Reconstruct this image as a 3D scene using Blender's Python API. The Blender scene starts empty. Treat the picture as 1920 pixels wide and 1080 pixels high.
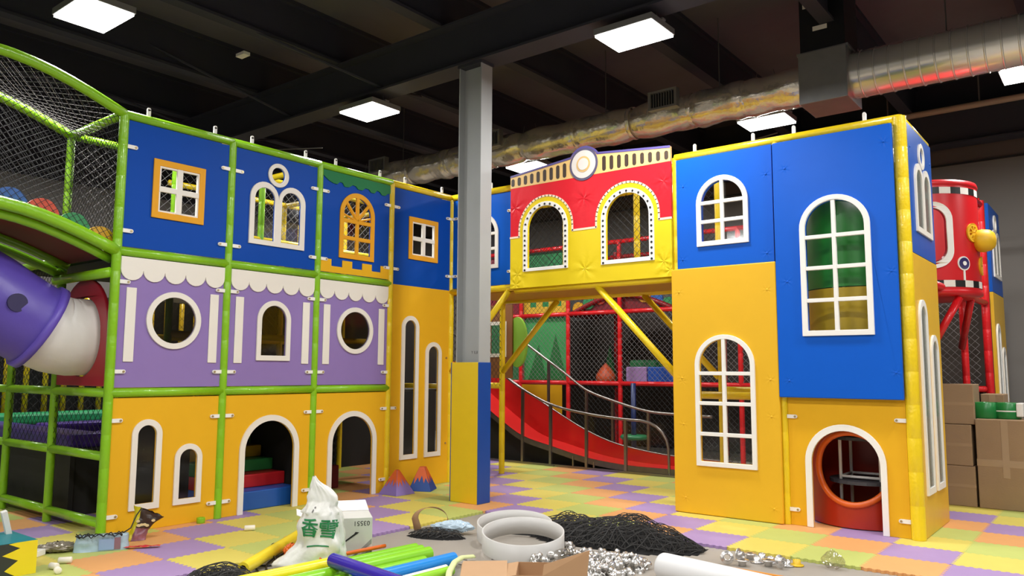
import bpy, bmesh, math, random
from mathutils import Vector, Matrix, noise
from mathutils.geometry import tessellate_polygon
from mathutils.bvhtree import BVHTree

# ------------------------------------------------------------------ scene, camera, light
scene = bpy.context.scene
COL = scene.collection
PI = math.pi
random.seed(7)

CAM = Vector((7.7234, -8.3631, 1.5685))
_yaw, _pitch, _roll, FPX = 0.667478, 0.105387, 0.004819, 1470.63
_f = Vector((-math.sin(_yaw) * math.cos(_pitch), math.cos(_yaw) * math.cos(_pitch), math.sin(_pitch)))
_r = Vector((math.cos(_yaw), math.sin(_yaw), 0))
_u = _r.cross(_f)
_r, _u = _r * math.cos(_roll) + _u * math.sin(_roll), _u * math.cos(_roll) - _r * math.sin(_roll)
cam_data = bpy.data.cameras.new('camera')
cam_data.sensor_width = 36.0
cam_data.lens = FPX * 36.0 / 1920.0
cam_data.clip_end = 200
cam = bpy.data.objects.new('camera', cam_data)
COL.objects.link(cam)
cam.matrix_world = Matrix(((_r.x, _u.x, -_f.x, CAM.x), (_r.y, _u.y, -_f.y, CAM.y), (_r.z, _u.z, -_f.z, CAM.z), (0, 0, 0, 1)))
scene.camera = cam

world = bpy.data.worlds.new('world')
scene.world = world
world.use_nodes = True
world.node_tree.nodes['Background'].inputs['Color'].default_value = (0.8, 0.85, 1.0, 1)
world.node_tree.nodes['Background'].inputs['Strength'].default_value = 0.02

LAMP_W = 95.0          # power of one high-bay fixture
LAMP_Z = 5.25
scene.view_settings.view_transform = 'Standard'
scene.view_settings.look = 'None'
scene.view_settings.gamma = 1.0
scene.view_settings.use_curve_mapping = False
scene.view_settings.exposure = 0.18
scene.cycles.use_denoising = True
scene.cycles.max_bounces = 8
scene.cycles.transparent_max_bounces = 16
scene.cycles.sample_clamp_indirect = 6.0

H1, H2, HT = 1.34, 2.72, 4.09      # deck levels and top rail of the play frame

# ------------------------------------------------------------------ materials
def lin(h):
    h = h.lstrip('#')
    c = [int(h[i:i + 2], 16) / 255 for i in (0, 2, 4)]
    return tuple(x / 12.92 if x <= .04045 else ((x + .055) / 1.055) ** 2.4 for x in c) + (1,)

MATS = {}
def M(name, hexc=None, rough=.45, metal=0., bump=.0, bscale=30., var=.05, vscale=6., coat=0., spec=.5, alpha=None):
    if name in MATS: return MATS[name]
    m = bpy.data.materials.new(name); m.use_nodes = True
    nt = m.node_tree; n = nt.nodes; b = n['Principled BSDF']; L = nt.links
    tc = n.new('ShaderNodeTexCoord')
    ns = n.new('ShaderNodeTexNoise'); ns.inputs['Scale'].default_value = vscale; ns.inputs['Detail'].default_value = 3
    L.new(tc.outputs['Object'], ns.inputs['Vector'])
    mx = n.new('ShaderNodeMix'); mx.data_type = 'RGBA'
    c = lin(hexc)
    mx.inputs['A'].default_value = tuple(x * (1 - var) for x in c[:3]) + (1,)
    mx.inputs['B'].default_value = tuple(min(1, x * (1 + var)) for x in c[:3]) + (1,)
    L.new(ns.outputs['Fac'], mx.inputs['Factor']); L.new(mx.outputs['Result'], b.inputs['Base Color'])
    b.inputs['Roughness'].default_value = rough; b.inputs['Metallic'].default_value = metal
    b.inputs['Coat Weight'].default_value = coat; b.inputs['Specular IOR Level'].default_value = spec
    if bump:
        n2 = n.new('ShaderNodeTexNoise'); n2.inputs['Scale'].default_value = bscale; n2.inputs['Detail'].default_value = 4
        L.new(tc.outputs['Object'], n2.inputs['Vector'])
        bp = n.new('ShaderNodeBump'); bp.inputs['Strength'].default_value = bump; bp.inputs['Distance'].default_value = .02
        L.new(n2.outputs['Fac'], bp.inputs['Height']); L.new(bp.outputs['Normal'], b.inputs['Normal'])
    MATS[name] = m
    return m

def PAD(name, hexc, buttons, rough=.38, reach=7., depth=.35):
    """padded vinyl with folds that run out from sewn buttons (fine relief only)"""
    m = M(name, hexc, rough=rough, var=.03, spec=.2)
    nt = m.node_tree; n = nt.nodes; L = nt.links; b = n['Principled BSDF']
    tc = next(x for x in n if x.type == 'TEX_COORD')
    def ma(op, a, bb=None):
        q = n.new('ShaderNodeMath'); q.operation = op
        for i, v in enumerate((a, bb)):
            if v is None: continue
            if isinstance(v, (int, float)): q.inputs[i].default_value = v
            else: L.new(v, q.inputs[i])
        return q.outputs[0]
    tot = None
    nz = n.new('ShaderNodeTexNoise'); nz.inputs['Scale'].default_value = 9.; L.new(tc.outputs['Object'], nz.inputs['Vector'])
    for k, (bx, bz) in enumerate(buttons):
        sep = n.new('ShaderNodeSeparateXYZ'); L.new(tc.outputs['Object'], sep.inputs[0])
        dx = ma('SUBTRACT', sep.outputs['X'], bx); dz = ma('SUBTRACT', sep.outputs['Z'], bz)
        ang = ma('ARCTAN2', dz, dx)
        d = ma('SQRT', ma('ADD', ma('MULTIPLY', dx, dx), ma('MULTIPLY', dz, dz)))
        fold = ma('SINE', ma('ADD', ma('MULTIPLY', ang, 6.0), ma('MULTIPLY', nz.outputs['Fac'], 4.0 + k * .3)))
        fall = ma('POWER', 2.718, ma('MULTIPLY', d, -reach))
        dim = ma('POWER', 2.718, ma('MULTIPLY', d, -reach * 4))
        h = ma('SUBTRACT', ma('MULTIPLY', fold, fall), ma('MULTIPLY', dim, 2.0))
        tot = h if tot is None else ma('ADD', tot, h)
    bp = n.new('ShaderNodeBump'); bp.inputs['Strength'].default_value = depth; bp.inputs['Distance'].default_value = .012
    L.new(tot, bp.inputs['Height']); L.new(bp.outputs['Normal'], b.inputs['Normal'])
    return m

def GLASS(name, tint='ffffff', base=.02):
    if name in MATS: return MATS[name]
    m = bpy.data.materials.new(name); m.use_nodes = True
    nt = m.node_tree; n = nt.nodes; n.remove(n['Principled BSDF']); L = nt.links
    tr = n.new('ShaderNodeBsdfTransparent'); tr.inputs['Color'].default_value = lin(tint)
    gl = n.new('ShaderNodeBsdfGlossy'); gl.inputs['Roughness'].default_value = .08
    lw = n.new('ShaderNodeLayerWeight'); lw.inputs['Blend'].default_value = .12
    mp = n.new('ShaderNodeMapRange'); mp.inputs['To Min'].default_value = base; mp.inputs['To Max'].default_value = .35
    mix = n.new('ShaderNodeMixShader')
    L.new(lw.outputs['Fresnel'], mp.inputs['Value']); L.new(mp.outputs[0], mix.inputs[0])
    L.new(tr.outputs[0], mix.inputs[1]); L.new(gl.outputs[0], mix.inputs[2])
    L.new(mix.outputs[0], n['Material Output'].inputs['Surface'])
    MATS[name] = m
    return m

def EMIT(name, col, s):
    if name in MATS: return MATS[name]
    m = bpy.data.materials.new(name); m.use_nodes = True
    b = m.node_tree.nodes['Principled BSDF']
    b.inputs['Base Color'].default_value = (1, 1, 1, 1)
    b.inputs['Emission Color'].default_value = col; b.inputs['Emission Strength'].default_value = s
    MATS[name] = m
    return m

BLUE = M('blue board', '0b48a8', .45, var=.03, spec=.12)
BLUEP = M('bright blue vinyl', '0e58be', .36, var=.03, spec=.12)
AMBER = M('amber board', 'e6b026', .45, var=.03, spec=.12)
LIME = M('lime vinyl foam', '86c01c', .3, bump=.25, bscale=25, coat=.2)
YELL = M('yellow vinyl foam', 'eacb1c', .3, bump=.25, bscale=25, coat=.2)
REDF = M('red vinyl foam', 'd01a20', .3, bump=.25, bscale=25, coat=.2)
PURP = M('lilac board', '8f78b4', .45, var=.03, spec=.12)
WHITE = M('white board', 'e9e4da', .45, var=.02)
WHITEP = M('white plastic', 'f0eee8', .35, var=.02)
ORNG = M('orange board', 'e6a42c', .42, var=.03, spec=.12)
GREENB = M('green board', '2b7a4c', .45, var=.03, spec=.12)
CREAM = M('cream piping', 'f4dcc0', .45)
BLACKP = M('black plastic', '121212', .45)
STEEL = M('brushed steel', '8f8a86', .32, metal=.85, var=.1)
BOLT = M('zinc bolt', 'b9a47a', .35, metal=.7)
CORD = M('black net cord', '161515', .7, var=.2)
CORDW = M('pale net cord', '6d6a68', .8, var=.2)
DARKV = M('charcoal vinyl', '24231f', .6)
CARD = M('brown cardboard', '9a7f60', .8, var=.08, vscale=4, bump=.08, bscale=60)
CARD2 = M('tan cardboard', 'b48f6a', .8, var=.06, vscale=5)
GLS = GLASS('clear acrylic')

# ------------------------------------------------------------------ mesh helpers
class MB:
    def __init__(self): self.v = []; self.f = []; self.mi = []; self.cur = 0
    def add(self, vs, fs):
        o = len(self.v); self.v += [tuple(x) for x in vs]
        self.f += [tuple(i + o for i in q) for q in fs]; self.mi += [self.cur] * len(fs)
        return self
    def box(self, x0, x1, y0, y1, z0, z1):
        return self.add([(x0, y0, z0), (x1, y0, z0), (x1, y1, z0), (x0, y1, z0), (x0, y0, z1), (x1, y0, z1), (x1, y1, z1), (x0, y1, z1)],
                        [(0, 3, 2, 1), (4, 5, 6, 7), (0, 1, 5, 4), (1, 2, 6, 5), (2, 3, 7, 6), (3, 0, 4, 7)])
    def tube(self, pts, r, n=10, caps=True, closed=False):
        pts = [Vector(p) for p in pts]; k = len(pts)
        rr = r if isinstance(r, (list, tuple)) else [r] * k
        t0 = (pts[1] - pts[0]).normalized()
        a = Vector((0, 0, 1)) if abs(t0.z) < .9 else Vector((1, 0, 0))
        nrm = (a - t0 * a.dot(t0)).normalized()
        vs = []
        for i in range(k):
            if closed: t = (pts[(i + 1) % k] - pts[i - 1])
            else: t = pts[min(i + 1, k - 1)] - pts[max(i - 1, 0)]
            t = t.normalized() if t.length > 1e-9 else t0
            nrm = (nrm - t * nrm.dot(t))
            nrm = nrm.normalized() if nrm.length > 1e-6 else t.orthogonal().normalized()
            bi = t.cross(nrm)
            for j in range(n):
                q = 2 * PI * j / n
                vs.append(pts[i] + (nrm * math.cos(q) + bi * math.sin(q)) * rr[i])
        fs = []
        for i in range(k if closed else k - 1):
            i2 = (i + 1) % k
            for j in range(n):
                fs.append((i * n + j, i * n + (j + 1) % n, i2 * n + (j + 1) % n, i2 * n + j))
        if caps and not closed:
            fs.append(tuple(reversed(range(n)))); fs.append(tuple(range((k - 1) * n, k * n)))
        return self.add(vs, fs)
    def prism(self, outer, holes=(), y0=0., y1=.02):
        """polygon in (x,z), front face at y0, back at y1"""
        loops = [list(outer)] + [list(h) for h in holes]
        flat = [p for l in loops for p in l]
        tris = tessellate_polygon([[Vector((p[0], p[1], 0)) for p in l] for l in loops])
        N = len(flat)
        vs = [(p[0], y0, p[1]) for p in flat] + [(p[0], y1, p[1]) for p in flat]
        fs = []
        for t in tris:
            a, b, c = [flat[i] for i in t]
            cr = (b[0] - a[0]) * (c[1] - a[1]) - (b[1] - a[1]) * (c[0] - a[0])
            t = tuple(t) if cr > 0 else tuple(reversed(t))
            fs.append(t); fs.append(tuple(i + N for i in reversed(t)))
        o = 0
        for li, l in enumerate(loops):
            n = len(l)
            ar = sum(l[i][0] * l[(i + 1) % n][1] - l[(i + 1) % n][0] * l[i][1] for i in range(n))
            ccw = ar > 0
            for i in range(n):
                a, b = o + i, o + (i + 1) % n
                q = (a, a + N, b + N, b)
                if (li == 0) != ccw: q = tuple(reversed(q))
                fs.append(q)
            o += n
        return self.add(vs, fs)
    def lathe(self, prof, c=(0, 0, 0), n=20, ax='z', a0=0., a1=2 * PI):
        full = abs(a1 - a0 - 2 * PI) < 1e-6
        m = n if full else n + 1
        vs = []
        for j in range(m):
            q = a0 + (a1 - a0) * j / n
            for (r, h) in prof:
                p = (r * math.cos(q), r * math.sin(q), h)
                if ax == 'x': p = (h, p[0], p[1])
                if ax == 'y': p = (p[0], h, p[1])
                vs.append((c[0] + p[0], c[1] + p[1], c[2] + p[2]))
        k = len(prof); fs = []
        for j in range(n):
            j2 = (j + 1) % m
            for i in range(k - 1):
                q = (j * k + i, j2 * k + i, j2 * k + i + 1, j * k + i + 1)
                if ax == 'y': q = tuple(reversed(q))
                fs.append(q)
        return self.add(vs, fs)
    def grid(self, fn, nu, nv, closed_u=False):
        vs = [fn(i / nu, j / nv) for j in range(nv + 1) for i in range(nu + (0 if closed_u else 1))]
        w = nu if closed_u else nu + 1
        fs = [(j * w + i, j * w + (i + 1) % w, (j + 1) * w + (i + 1) % w, (j + 1) * w + i) for j in range(nv) for i in range(nu)]
        return self.add(vs, fs)
    def mesh(self, name, mats, smooth=False):
        me = bpy.data.meshes.new(name); me.from_pydata(self.v, [], self.f)
        if not isinstance(mats, (list, tuple)): mats = [mats]
        for m in mats: me.materials.append(m)
        if len(mats) > 1: me.polygons.foreach_set('material_index', self.mi)
        if smooth: me.polygons.foreach_set('use_smooth', [True] * len(me.polygons))
        me.update()
        return me
    def build(self, name, mats, parent=None, smooth=False, bevel=0, loc=None, rot=None, fix=False):
        me = self.mesh(name, mats, smooth)
        if fix:
            bm = bmesh.new(); bm.from_mesh(me); bmesh.ops.recalc_face_normals(bm, faces=bm.faces); bm.to_mesh(me); bm.free()
        return put(name, me, parent, bevel, loc, rot)

def put(name, me, parent=None, bevel=0, loc=None, rot=None):
    o = bpy.data.objects.new(name, me); COL.objects.link(o)
    if parent: o.parent = parent
    if loc is not None: o.location = loc
    if rot is not None: o.rotation_euler = rot
    if bevel:
        b = o.modifiers.new('edge', 'BEVEL'); b.width = bevel; b.segments = 2; b.limit_method = 'ANGLE'; b.angle_limit = math.radians(50)
    return o

def tag(o, label, cat, group=None, kind=None):
    o['label'] = label
    if cat: o['category'] = cat
    if group: o['group'] = group
    if kind: o['kind'] = kind
    return o
def thing(name, label, cat, loc=(0, 0, 0), rotz=0., group=None):
    o = bpy.data.objects.new(name, None); COL.objects.link(o)
    o.empty_display_size = .1
    o.location = loc; o.rotation_euler = (0, 0, rotz)
    return tag(o, label, cat, group)
def struct(o, label=None):
    o['kind'] = 'structure'
    if label: o['label'] = label
    return o
def circ(cx, cz, r, n=36, rz=None, a0=0., a1=2 * PI):
    return [(cx + r * math.cos(a0 + (a1 - a0) * i / n), cz + (rz or r) * math.sin(a0 + (a1 - a0) * i / n)) for i in range(n if abs(a1 - a0 - 2 * PI) < 1e-6 else n + 1)]
def arch(x0, x1, z0, zt, rise=None, n=22):
    """rectangle with a round head, counter-clockwise"""
    r = (x1 - x0) / 2; rz = rise or r; c = (x0 + x1) / 2; zs = zt - rz
    return [(x0, z0), (x1, z0)] + [(c + r * math.cos(PI * i / n), zs + rz * math.sin(PI * i / n)) for i in range(n + 1)]
def rect(x0, x1, z0, z1): return [(x0, z0), (x1, z0), (x1, z1), (x0, z1)]
def archz(x, x0, x1, zt, rise=None):
    r = (x1 - x0) / 2; rz = rise or r; c = (x0 + x1) / 2
    q = max(0, 1 - ((x - c) / r) ** 2)
    return zt - rz + rz * math.sqrt(q)
def text_mesh(body, size, bold=0.):
    cu = bpy.data.curves.new('lettering', 'FONT'); cu.body = body; cu.size = size; cu.align_x = 'CENTER'; cu.align_y = 'CENTER'
    cu.resolution_u = 3; cu.offset = bold
    o = bpy.data.objects.new('lettering', cu); COL.objects.link(o)
    dg = bpy.context.evaluated_depsgraph_get()
    me = bpy.data.meshes.new_from_object(o.evaluated_get(dg))
    bpy.data.objects.remove(o); bpy.data.curves.remove(cu)
    return me

def net(name, parent, fn, W, Hh, cell=.06, r=.0028, mat=None, seg=1):
    """diamond netting over fn(s,t), s and t in metres"""
    mb = MB(); d = cell * math.sqrt(2)
    for sgn in (1, -1):
        k = (-Hh if sgn == 1 else 0.) + d / 2
        end = W if sgn == 1 else W + Hh
        while k < end:
            # line s = k + sgn*t
            t0, t1 = 0., Hh
            if sgn == 1: t0 = max(t0, -k); t1 = min(t1, W - k)
            else: t0 = max(t0, k - W); t1 = min(t1, k)
            if t1 - t0 > .01:
                n = max(1, int(math.ceil((t1 - t0) * seg))) if seg > 1 else 1
                pts = [fn(k + sgn * (t0 + (t1 - t0) * i / n), t0 + (t1 - t0) * i / n) for i in range(n + 1)]
                mb.tube(pts, r, 3, caps=False)
            k += d
    return mb.build(name, mat or CORD, parent)

# ------------------------------------------------------------------ room shell
FZ = -.025
CONC = M('grey concrete', '9b948a', .55, var=.16, vscale=1.6, bump=.05, bscale=14)
struct(MB().box(-8, 14, -14, 7, FZ - .2, FZ).build('floor', CONC), 'bare grey concrete floor showing in front of the foam mats')
WALLG = M('grey painted wall', '716d68', .7, var=.06, vscale=1.2)
WALLB = M('brown grey upper wall', '5a504c', .75, var=.05, vscale=1.2)
ROOFB = M('black roof paint', '30303a', .8, var=.15, vscale=2)
ROOFD = M('dark roof blanket', '5a575c', .85, var=.2, vscale=1.5, bump=.3, bscale=4)
w = struct(MB().box(-8, 14, 7, 7.2, FZ, 5.2).build('wall_back', WALLG), 'grey painted back wall behind the red frame')
MB().box(-8, 14, 6.97, 7.2, 5.2, 5.92).build('upper_band', WALLB, w)
MB().box(-8, 14, 6.93, 6.97, 5.19, 5.215).build('joint_strip', BLACKP, w)
MB().box(-8, 14, 7.0, 7.2, 5.92, 6.72).build('upper_band', ROOFB, w)
w = struct(MB().box(-8.2, -8, -14, 7, FZ, 5.1).build('wall_left', WALLG), 'grey painted wall far behind the green frame')
MB().box(-8.2, -8, -14, 7, 5.1, 6.7).build('upper_band', ROOFB, w)
struct(MB().box(14, 14.2, -14, 7, FZ, 6.7).build('wall_right', WALLG), 'grey side wall out of view')
struct(MB().box(-8, 14, -14.2, -14, FZ, 6.7).build('wall_front', WALLG), 'grey wall behind the camera')
ceil = struct(MB().box(-8.2, 14.2, -14.2, 7.2, 6.7, 6.8).build('ceiling', ROOFD), 'dark warehouse roof with black purlins and girders')
# purlins along Y, girder along X
x = -7.4
while x < 13.9:
    m = MB(); m.box(x - .09, x + .09, -14, 7, 6.05, 6.09); m.box(x - .02, x + .02, -14, 7, 6.09, 6.68); m.box(x - .09, x + .09, -14, 7, 6.64, 6.7)
    m.build('purlin', ROOFB, ceil)
    x += 2.05
for yy in (-8.6, -1.05, 6.6):
    m = MB(); m.box(-8, 14, yy - .17, yy + .17, 5.44, 5.47); m.box(-8, 14, yy - .025, yy + .025, 5.47, 6.02); m.box(-8, 14, yy - .17, yy + .17, 6.02, 6.05)
    m.build('girder', ROOFB, ceil)
for (a, b) in (((-.3, -1.05, 5.5), (-1.6, -3.2, 6.3)), ((-.3, -1.05, 5.5), (-1.6, 1.2, 6.3)), ((3.6, -1.05, 5.5), (2.6, 1.2, 6.3)), ((-4.4, -1.05, 5.5), (-5.6, 1.2, 6.3)), ((-4.4, -1.05, 5.5), (-5.6, -3.2, 6.3)), ((-2.4, -1.05, 5.5), (-3.3, -3.0, 6.3))):
    MB().tube([a, b], .022, 5).build('fly_brace', ROOFB, ceil)
ROD = M('grey rod', '6a6866', .5, metal=.4)
MB().tube([(-6.9, -1.6, 5.55), (-1.9, -.9, 4.98)], .008, 5).build('tie_wire', ROD, ceil)
MB().tube([(1.9, -4.2, 6.6), (1.2, -3.3, 5.7)], .007, 4).build('tie_wire', ROD, ceil)
MB().tube([(-1.5, 4.4, 5.02), (3.3, 4.4, 5.55)], .012, 5).build('tie_wire', ROD, ceil)
PIPE = M('cream sprinkler pipe', 'b09a86', .5)
MB().tube([(1, 6.3, 6.0), (14, 6.3, 6.0)], .055, 10).build('sprinkler_pipe', PIPE, ceil, True)
for i, xx in enumerate((4.6, 6.0, 7.6)): MB().tube([(xx, 6.3, 6.0), (xx, 6.3, 6.68)], .014, 6).build('pipe_hanger', ROD, ceil)
MB().box(-2.05, -1.85, -2.35, -2.25, 6.0, 6.045).build('junction_box', WHITE, ceil)

# ------------------------------------------------------------------ lamps
LAMPS = [((-.6, -4.9), 'bright white square ceiling light at the upper left corner above the green arches'),
         ((3.62, -1.0), 'large bright ceiling light nearest the square vertical duct'),
         ((-.66, -1.05), 'bright ceiling light hanging just left of the steel column'),
         ((3.68, 2.85), 'bright ceiling light over the blue tower below the duct'),
         ((-.68, 2.8), 'small far ceiling light seen above the red arcade bridge'),
         ((7.0, 2.92), 'ceiling light cut off at the right edge of the photo')]
for xy in ((-4.3, -5.4), (-5.0, -1.0), (-5.0, 2.8), (3.62, -4.9), (7.9, -1.0), (7.9, -4.9), (-.66, -8.8), (3.62, -8.8), (7.9, -8.8), (11.4, -1), (11.4, -4.9), (11.4, 2.9), (-.66, -12.4), (3.62, -12.4), (7.9, -12.4)):
    LAMPS.append((xy, 'ceiling light of the same kind outside the photo'))
HOUS = M('lamp housing', '8d8d8d', .4, metal=.3)
DIFF = EMIT('lamp diffuser', (1, .985, .96, 1), 9.)
hm = MB(); hm.box(-.36, .36, -.27, .27, .012, .085)
hme = hm.mesh('housing', HOUS)
dme = MB().box(-.345, .345, -.255, .255, -.012, .012).mesh('diffuser', DIFF)
bme = MB().box(-.37, .37, -.035, .035, .085, .105).mesh('bracket', HOUS)
wm = MB()
for sx in (-.3, .3): wm.tube([(sx, 0, .1), (sx * .4, 0, .8)], .004, 4)
wme = wm.mesh('suspension_wire', ROD)
for i, ((x, y), lab) in enumerate(LAMPS):
    t = thing('ceiling_light', lab, 'light', (x, y, LAMP_Z), 0, 'ceiling lights')
    put('housing', hme, t, .006); put('diffuser', dme, t); put('bracket', bme, t); put('suspension_wire', wme, t)
    ld = bpy.data.lights.new('lamp_glow', 'AREA'); ld.shape = 'RECTANGLE'; ld.size = .66; ld.size_y = .48
    ld.energy = LAMP_W; ld.color = (1, .985, .965)
    lo = bpy.data.objects.new('lamp_glow', ld); COL.objects.link(lo); lo.parent = t; lo.location = (0, 0, -.03)

# ------------------------------------------------------------------ foam mats
TP = .57
X0, Y0 = 1.89, -1.45
MATC = [M('mat lilac', 'a185b4', .62, var=.05, bump=.05, bscale=180), M('mat yellow', 'd4c45c', .62, var=.05, bump=.05, bscale=180),
        M('mat lime', 'b8c068', .62, var=.05, bump=.05, bscale=180), M('mat apricot', 'dc9f62', .62, var=.05, bump=.05, bscale=180)]
def tooth_edge(n=9):
    a = .011; pts = []
    for i in range(n):
        t = i / n; s = 1. / n
        pts += [(t + .08 * s, a), (t + .42 * s, a), (t + .58 * s, -a), (t + .92 * s, -a)]
    return pts
TE = tooth_edge()
out = []
out += [(t * TP, o) for t, o in TE]
out += [(TP + o, t * TP) for t, o in TE]
out += [(t * TP, TP + o) for t, o in reversed(TE)]
out += [(o, t * TP) for t, o in reversed(TE)]
def tile_mesh(mat):
    mb = MB(); n = len(out); e = .0008
    cx = TP / 2
    q = [(cx + (p[0] - cx) * (1 - .003), cx + (p[1] - cx) * (1 - .003)) for p in out]
    tr = tessellate_polygon([[Vector((p[0], p[1], 0)) for p in q]])
    vs = [(p[0], p[1], 0) for p in q] + [(p[0], p[1], -.0248) for p in q]
    fs = []
    for t in tr:
        a, b, c = [q[i] for i in t]
        cr = (b[0] - a[0]) * (c[1] - a[1]) - (b[1] - a[1]) * (c[0] - a[0])
        fs.append(tuple(t) if cr > 0 else tuple(reversed(t)))
    for i in range(n): fs.append((i, i + n, (i + 1) % n + n, (i + 1) % n))
    return mb.add(vs, fs).mesh('mat_tile', mat)
TM = [tile_mesh(m) for m in MATC]
mats = thing('foam_mat_flooring', 'interlocking foam mat floor in lilac, yellow, lime and apricot squares', 'mat', (0, 0, 0))
for j in range(-8, 7):
    for i in range(-11, 11):
        if i >= 0 and j < 0: continue
        x, y = X0 + TP * i, Y0 + TP * j
        if j < 0 and x < -2.8: continue
        if x < -4.5: continue
        o = put('mat_tile', TM[(i - 4 + j) % 4], mats, loc=(x, y, 0))

exec_parts = []
# ------------------------------------------------------------------ frame and panel kit
TR = .045
def post(parent, x, y, z0, z1, mat, r=TR, name='post'):
    n = max(2, int((z1 - z0) / .3))
    pts = []; rr = []
    for i in range(n + 1):
        z = z0 + (z1 - z0) * i / n
        for dz, k in ((-.006, 1.), (0, .965), (.006, 1.)):
            if z0 <= z + dz <= z1 or dz == 0:
                pts.append((x, y, min(max(z + dz, z0), z1))); rr.append(r * (k if 0 < i < n else 1.))
    o = []; q = []
    for p_, r_ in zip(pts, rr):
        if not o or abs(p_[2] - o[-1][2]) > 1e-4: o.append(p_); q.append(r_)
    return MB().tube(o, q, 12).build(name, mat, parent, True)
def beam(parent, a, b, mat, r=TR, name='beam', n=10):
    return MB().tube([a, b], r, n).build(name, mat, parent, True)

_pm = MB(); _pm.box(-.018, .018, -.009, .009, 0, .075); _pm.tube([(0, -.009, .075), (0, .009, .075)], .018, 12)
PEG = _pm.mesh('peg', WHITEP)
_cm = MB(); _cm.prism([(0, -.019), (.085, -.019)] + [(.085 + .019 * math.sin(PI * i / 8), -.019 * math.cos(PI * i / 8)) for i in range(1, 8)] + [(.085, .019), (0, .019)], (), -.028, -.012)
_cm.cur = 1; _cm.tube([(.082, -.028, 0), (.082, -.037, 0)], .011, 8)
CLIP = _cm.mesh('clip', [WHITEP, BOLT])

ZB = {}
class Panel:
    """one facade board: local x runs along it, -y faces the viewer, z is measured from the floor"""
    def __init__(s, name, label, origin, rotz, zb=0., cat='panel', group=None):
        s.zb = zb
        s.t = thing(name, label, cat, (origin[0], origin[1], zb), rotz, group)
    def part(s, mb, name, mat, bevel=0, smooth=False):
        return mb.build(name, mat, s.t, smooth, bevel, loc=(0, 0, -s.zb))
    def board(s, outer, holes, mat, y0=-.009, y1=.009, name='board', bevel=0):
        return s.part(MB().prism(outer, holes, y0, y1), name, mat, bevel)
    def frame(s, outer, holes, mat=None, y0=-.028, y1=-.009, name='window_frame', bevel=.005):
        return s.part(MB().prism(outer, holes, y0, y1), name, mat or WHITE, bevel)
    def sub(s, par, mb, name, mat, bevel=0, smooth=False): return mb.build(name, mat, par, smooth, bevel)
    def clips(s, pts):
        for (x, z, side) in pts:
            o = put('clip', CLIP, s.t, loc=(x, 0, z - s.zb))
            if side < 0: o.scale = (-1, 1, 1)
    def glaze(s, par, x0, x1, z0, zt, xs, zs, rise=None, y=-.0, gm=None):
        """panes of an arched window between bars at xs, zs (cell edges)"""
        for a, b in zip(xs[:-1], xs[1:]):
            for c, d in zip(zs[:-1], zs[1:]):
                pts = [(a, c), (b, c)]
                n = 8
                tops = [(b + (a - b) * i / n, min(d, archz(b + (a - b) * i / n, x0, x1, zt, rise))) for i in range(n + 1)]
                pts += [q for q in tops if q[1] > c + .002]
                if len(pts) > 3: s.sub(par, MB().prism(pts, (), y - .002, y + .002), 'pane', gm or GLS)
    def bar(s, par, x0, x1, z0, z1, y0=-.026, y1=.0, mat=None):
        s.sub(par, MB().box(x0, x1, y0, y1, z0, z1), 'glazing_bar', mat or WHITE, .004)

def cross_window(P, x0, x1, z0, z1, zoff=0.):
    P_in = (x0 + .066, x1 - .066, z0 + .066, z1 - .066)
    f = P.frame(rect(x0, x1, z0, z1), [rect(*P_in)], ORNG)
    cx, cz = (x0 + x1) / 2, (z0 + z1) / 2
    g = .018
    P.sub(f, MB().prism(rect(*P_in), [rect(P_in[0] + g, P_in[1] - g, P_in[2] + g, P_in[3] - g)], -.018, .01), 'inner_border', WHITE)
    P.bar(f, cx - .032, cx + .032, P_in[2], P_in[3]); P.bar(f, P_in[0], P_in[1], cz - .028, cz + .028, -.025)
    return rect(*P_in)
def arched_window(P, x0, x1, z0, zt, fw=.06, mat=None, bars_x=(), bars_z=(), bw=.02, y0=-.028, y1=-.009, rise=None, glass=True, bevel=.005, pane_y=0., gm=None):
    ri = rise - fw if rise else None
    inn = arch(x0 + fw, x1 - fw, z0 + fw, zt - fw, ri)
    f = P.frame(arch(x0, x1, z0, zt, rise), [inn], mat, y0, y1, bevel=bevel)
    xi0, xi1 = x0 + fw, x1 - fw
    for bx in bars_x: P.bar(f, bx - bw, bx + bw, z0 + fw - .005, archz(bx, xi0, xi1, zt - fw, ri) + .004, y0 + .002, y1 + .01, mat)
    for bz in bars_z:
        xa, xb = xi0, xi1
        P.bar(f, xa - .003, xb + .003, bz - bw, bz + bw, y0 + .003, y1 + .01, mat)
    if glass:
        P.glaze(f, xi0, xi1, z0 + fw, zt - fw, [xi0] + list(bars_x) + [xi1], [z0 + fw] + sorted(bars_z) + [zt], ri, pane_y, gm)
    return inn
def twin_window(P, x0, z0, w=.75, y0=-.028, y1=-.009, yoff=0., gm=None):
    """double lancet with a round eye above"""
    h = w / 2
    def dbl(xa, wd, zb_, zt):
        r = wd / 4
        pts = [(xa, zb_), (xa + wd, zb_)]
        for k, cx in ((0, xa + wd * .75), (1, xa + wd * .25)):
            pts += [(cx + r * math.cos(PI * i / 14), zt - r + r * math.sin(PI * i / 14)) for i in range(15)]
        return pts
    i1 = arch(x0 + .06, x0 + h - .045, z0 + .055, z0 + .665); i2 = arch(x0 + h + .045, x0 + w - .06, z0 + .055, z0 + .665)
    f = P.frame(dbl(x0, w, z0, z0 + .73), [i1, i2], None, y0, y1)
    for q in (i1, i2):
        P.sub(f, MB().prism(q, (), yoff - .002, yoff + .002), 'pane', gm or GLS)
    eye = circ(x0 + h - .012, z0 + .84, .092, 28)
    P.frame(circ(x0 + h - .012, z0 + .84, .14, 32), [eye], None, y0, y1, 'round_eye_frame')
    return [i1, i2, eye]
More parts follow.
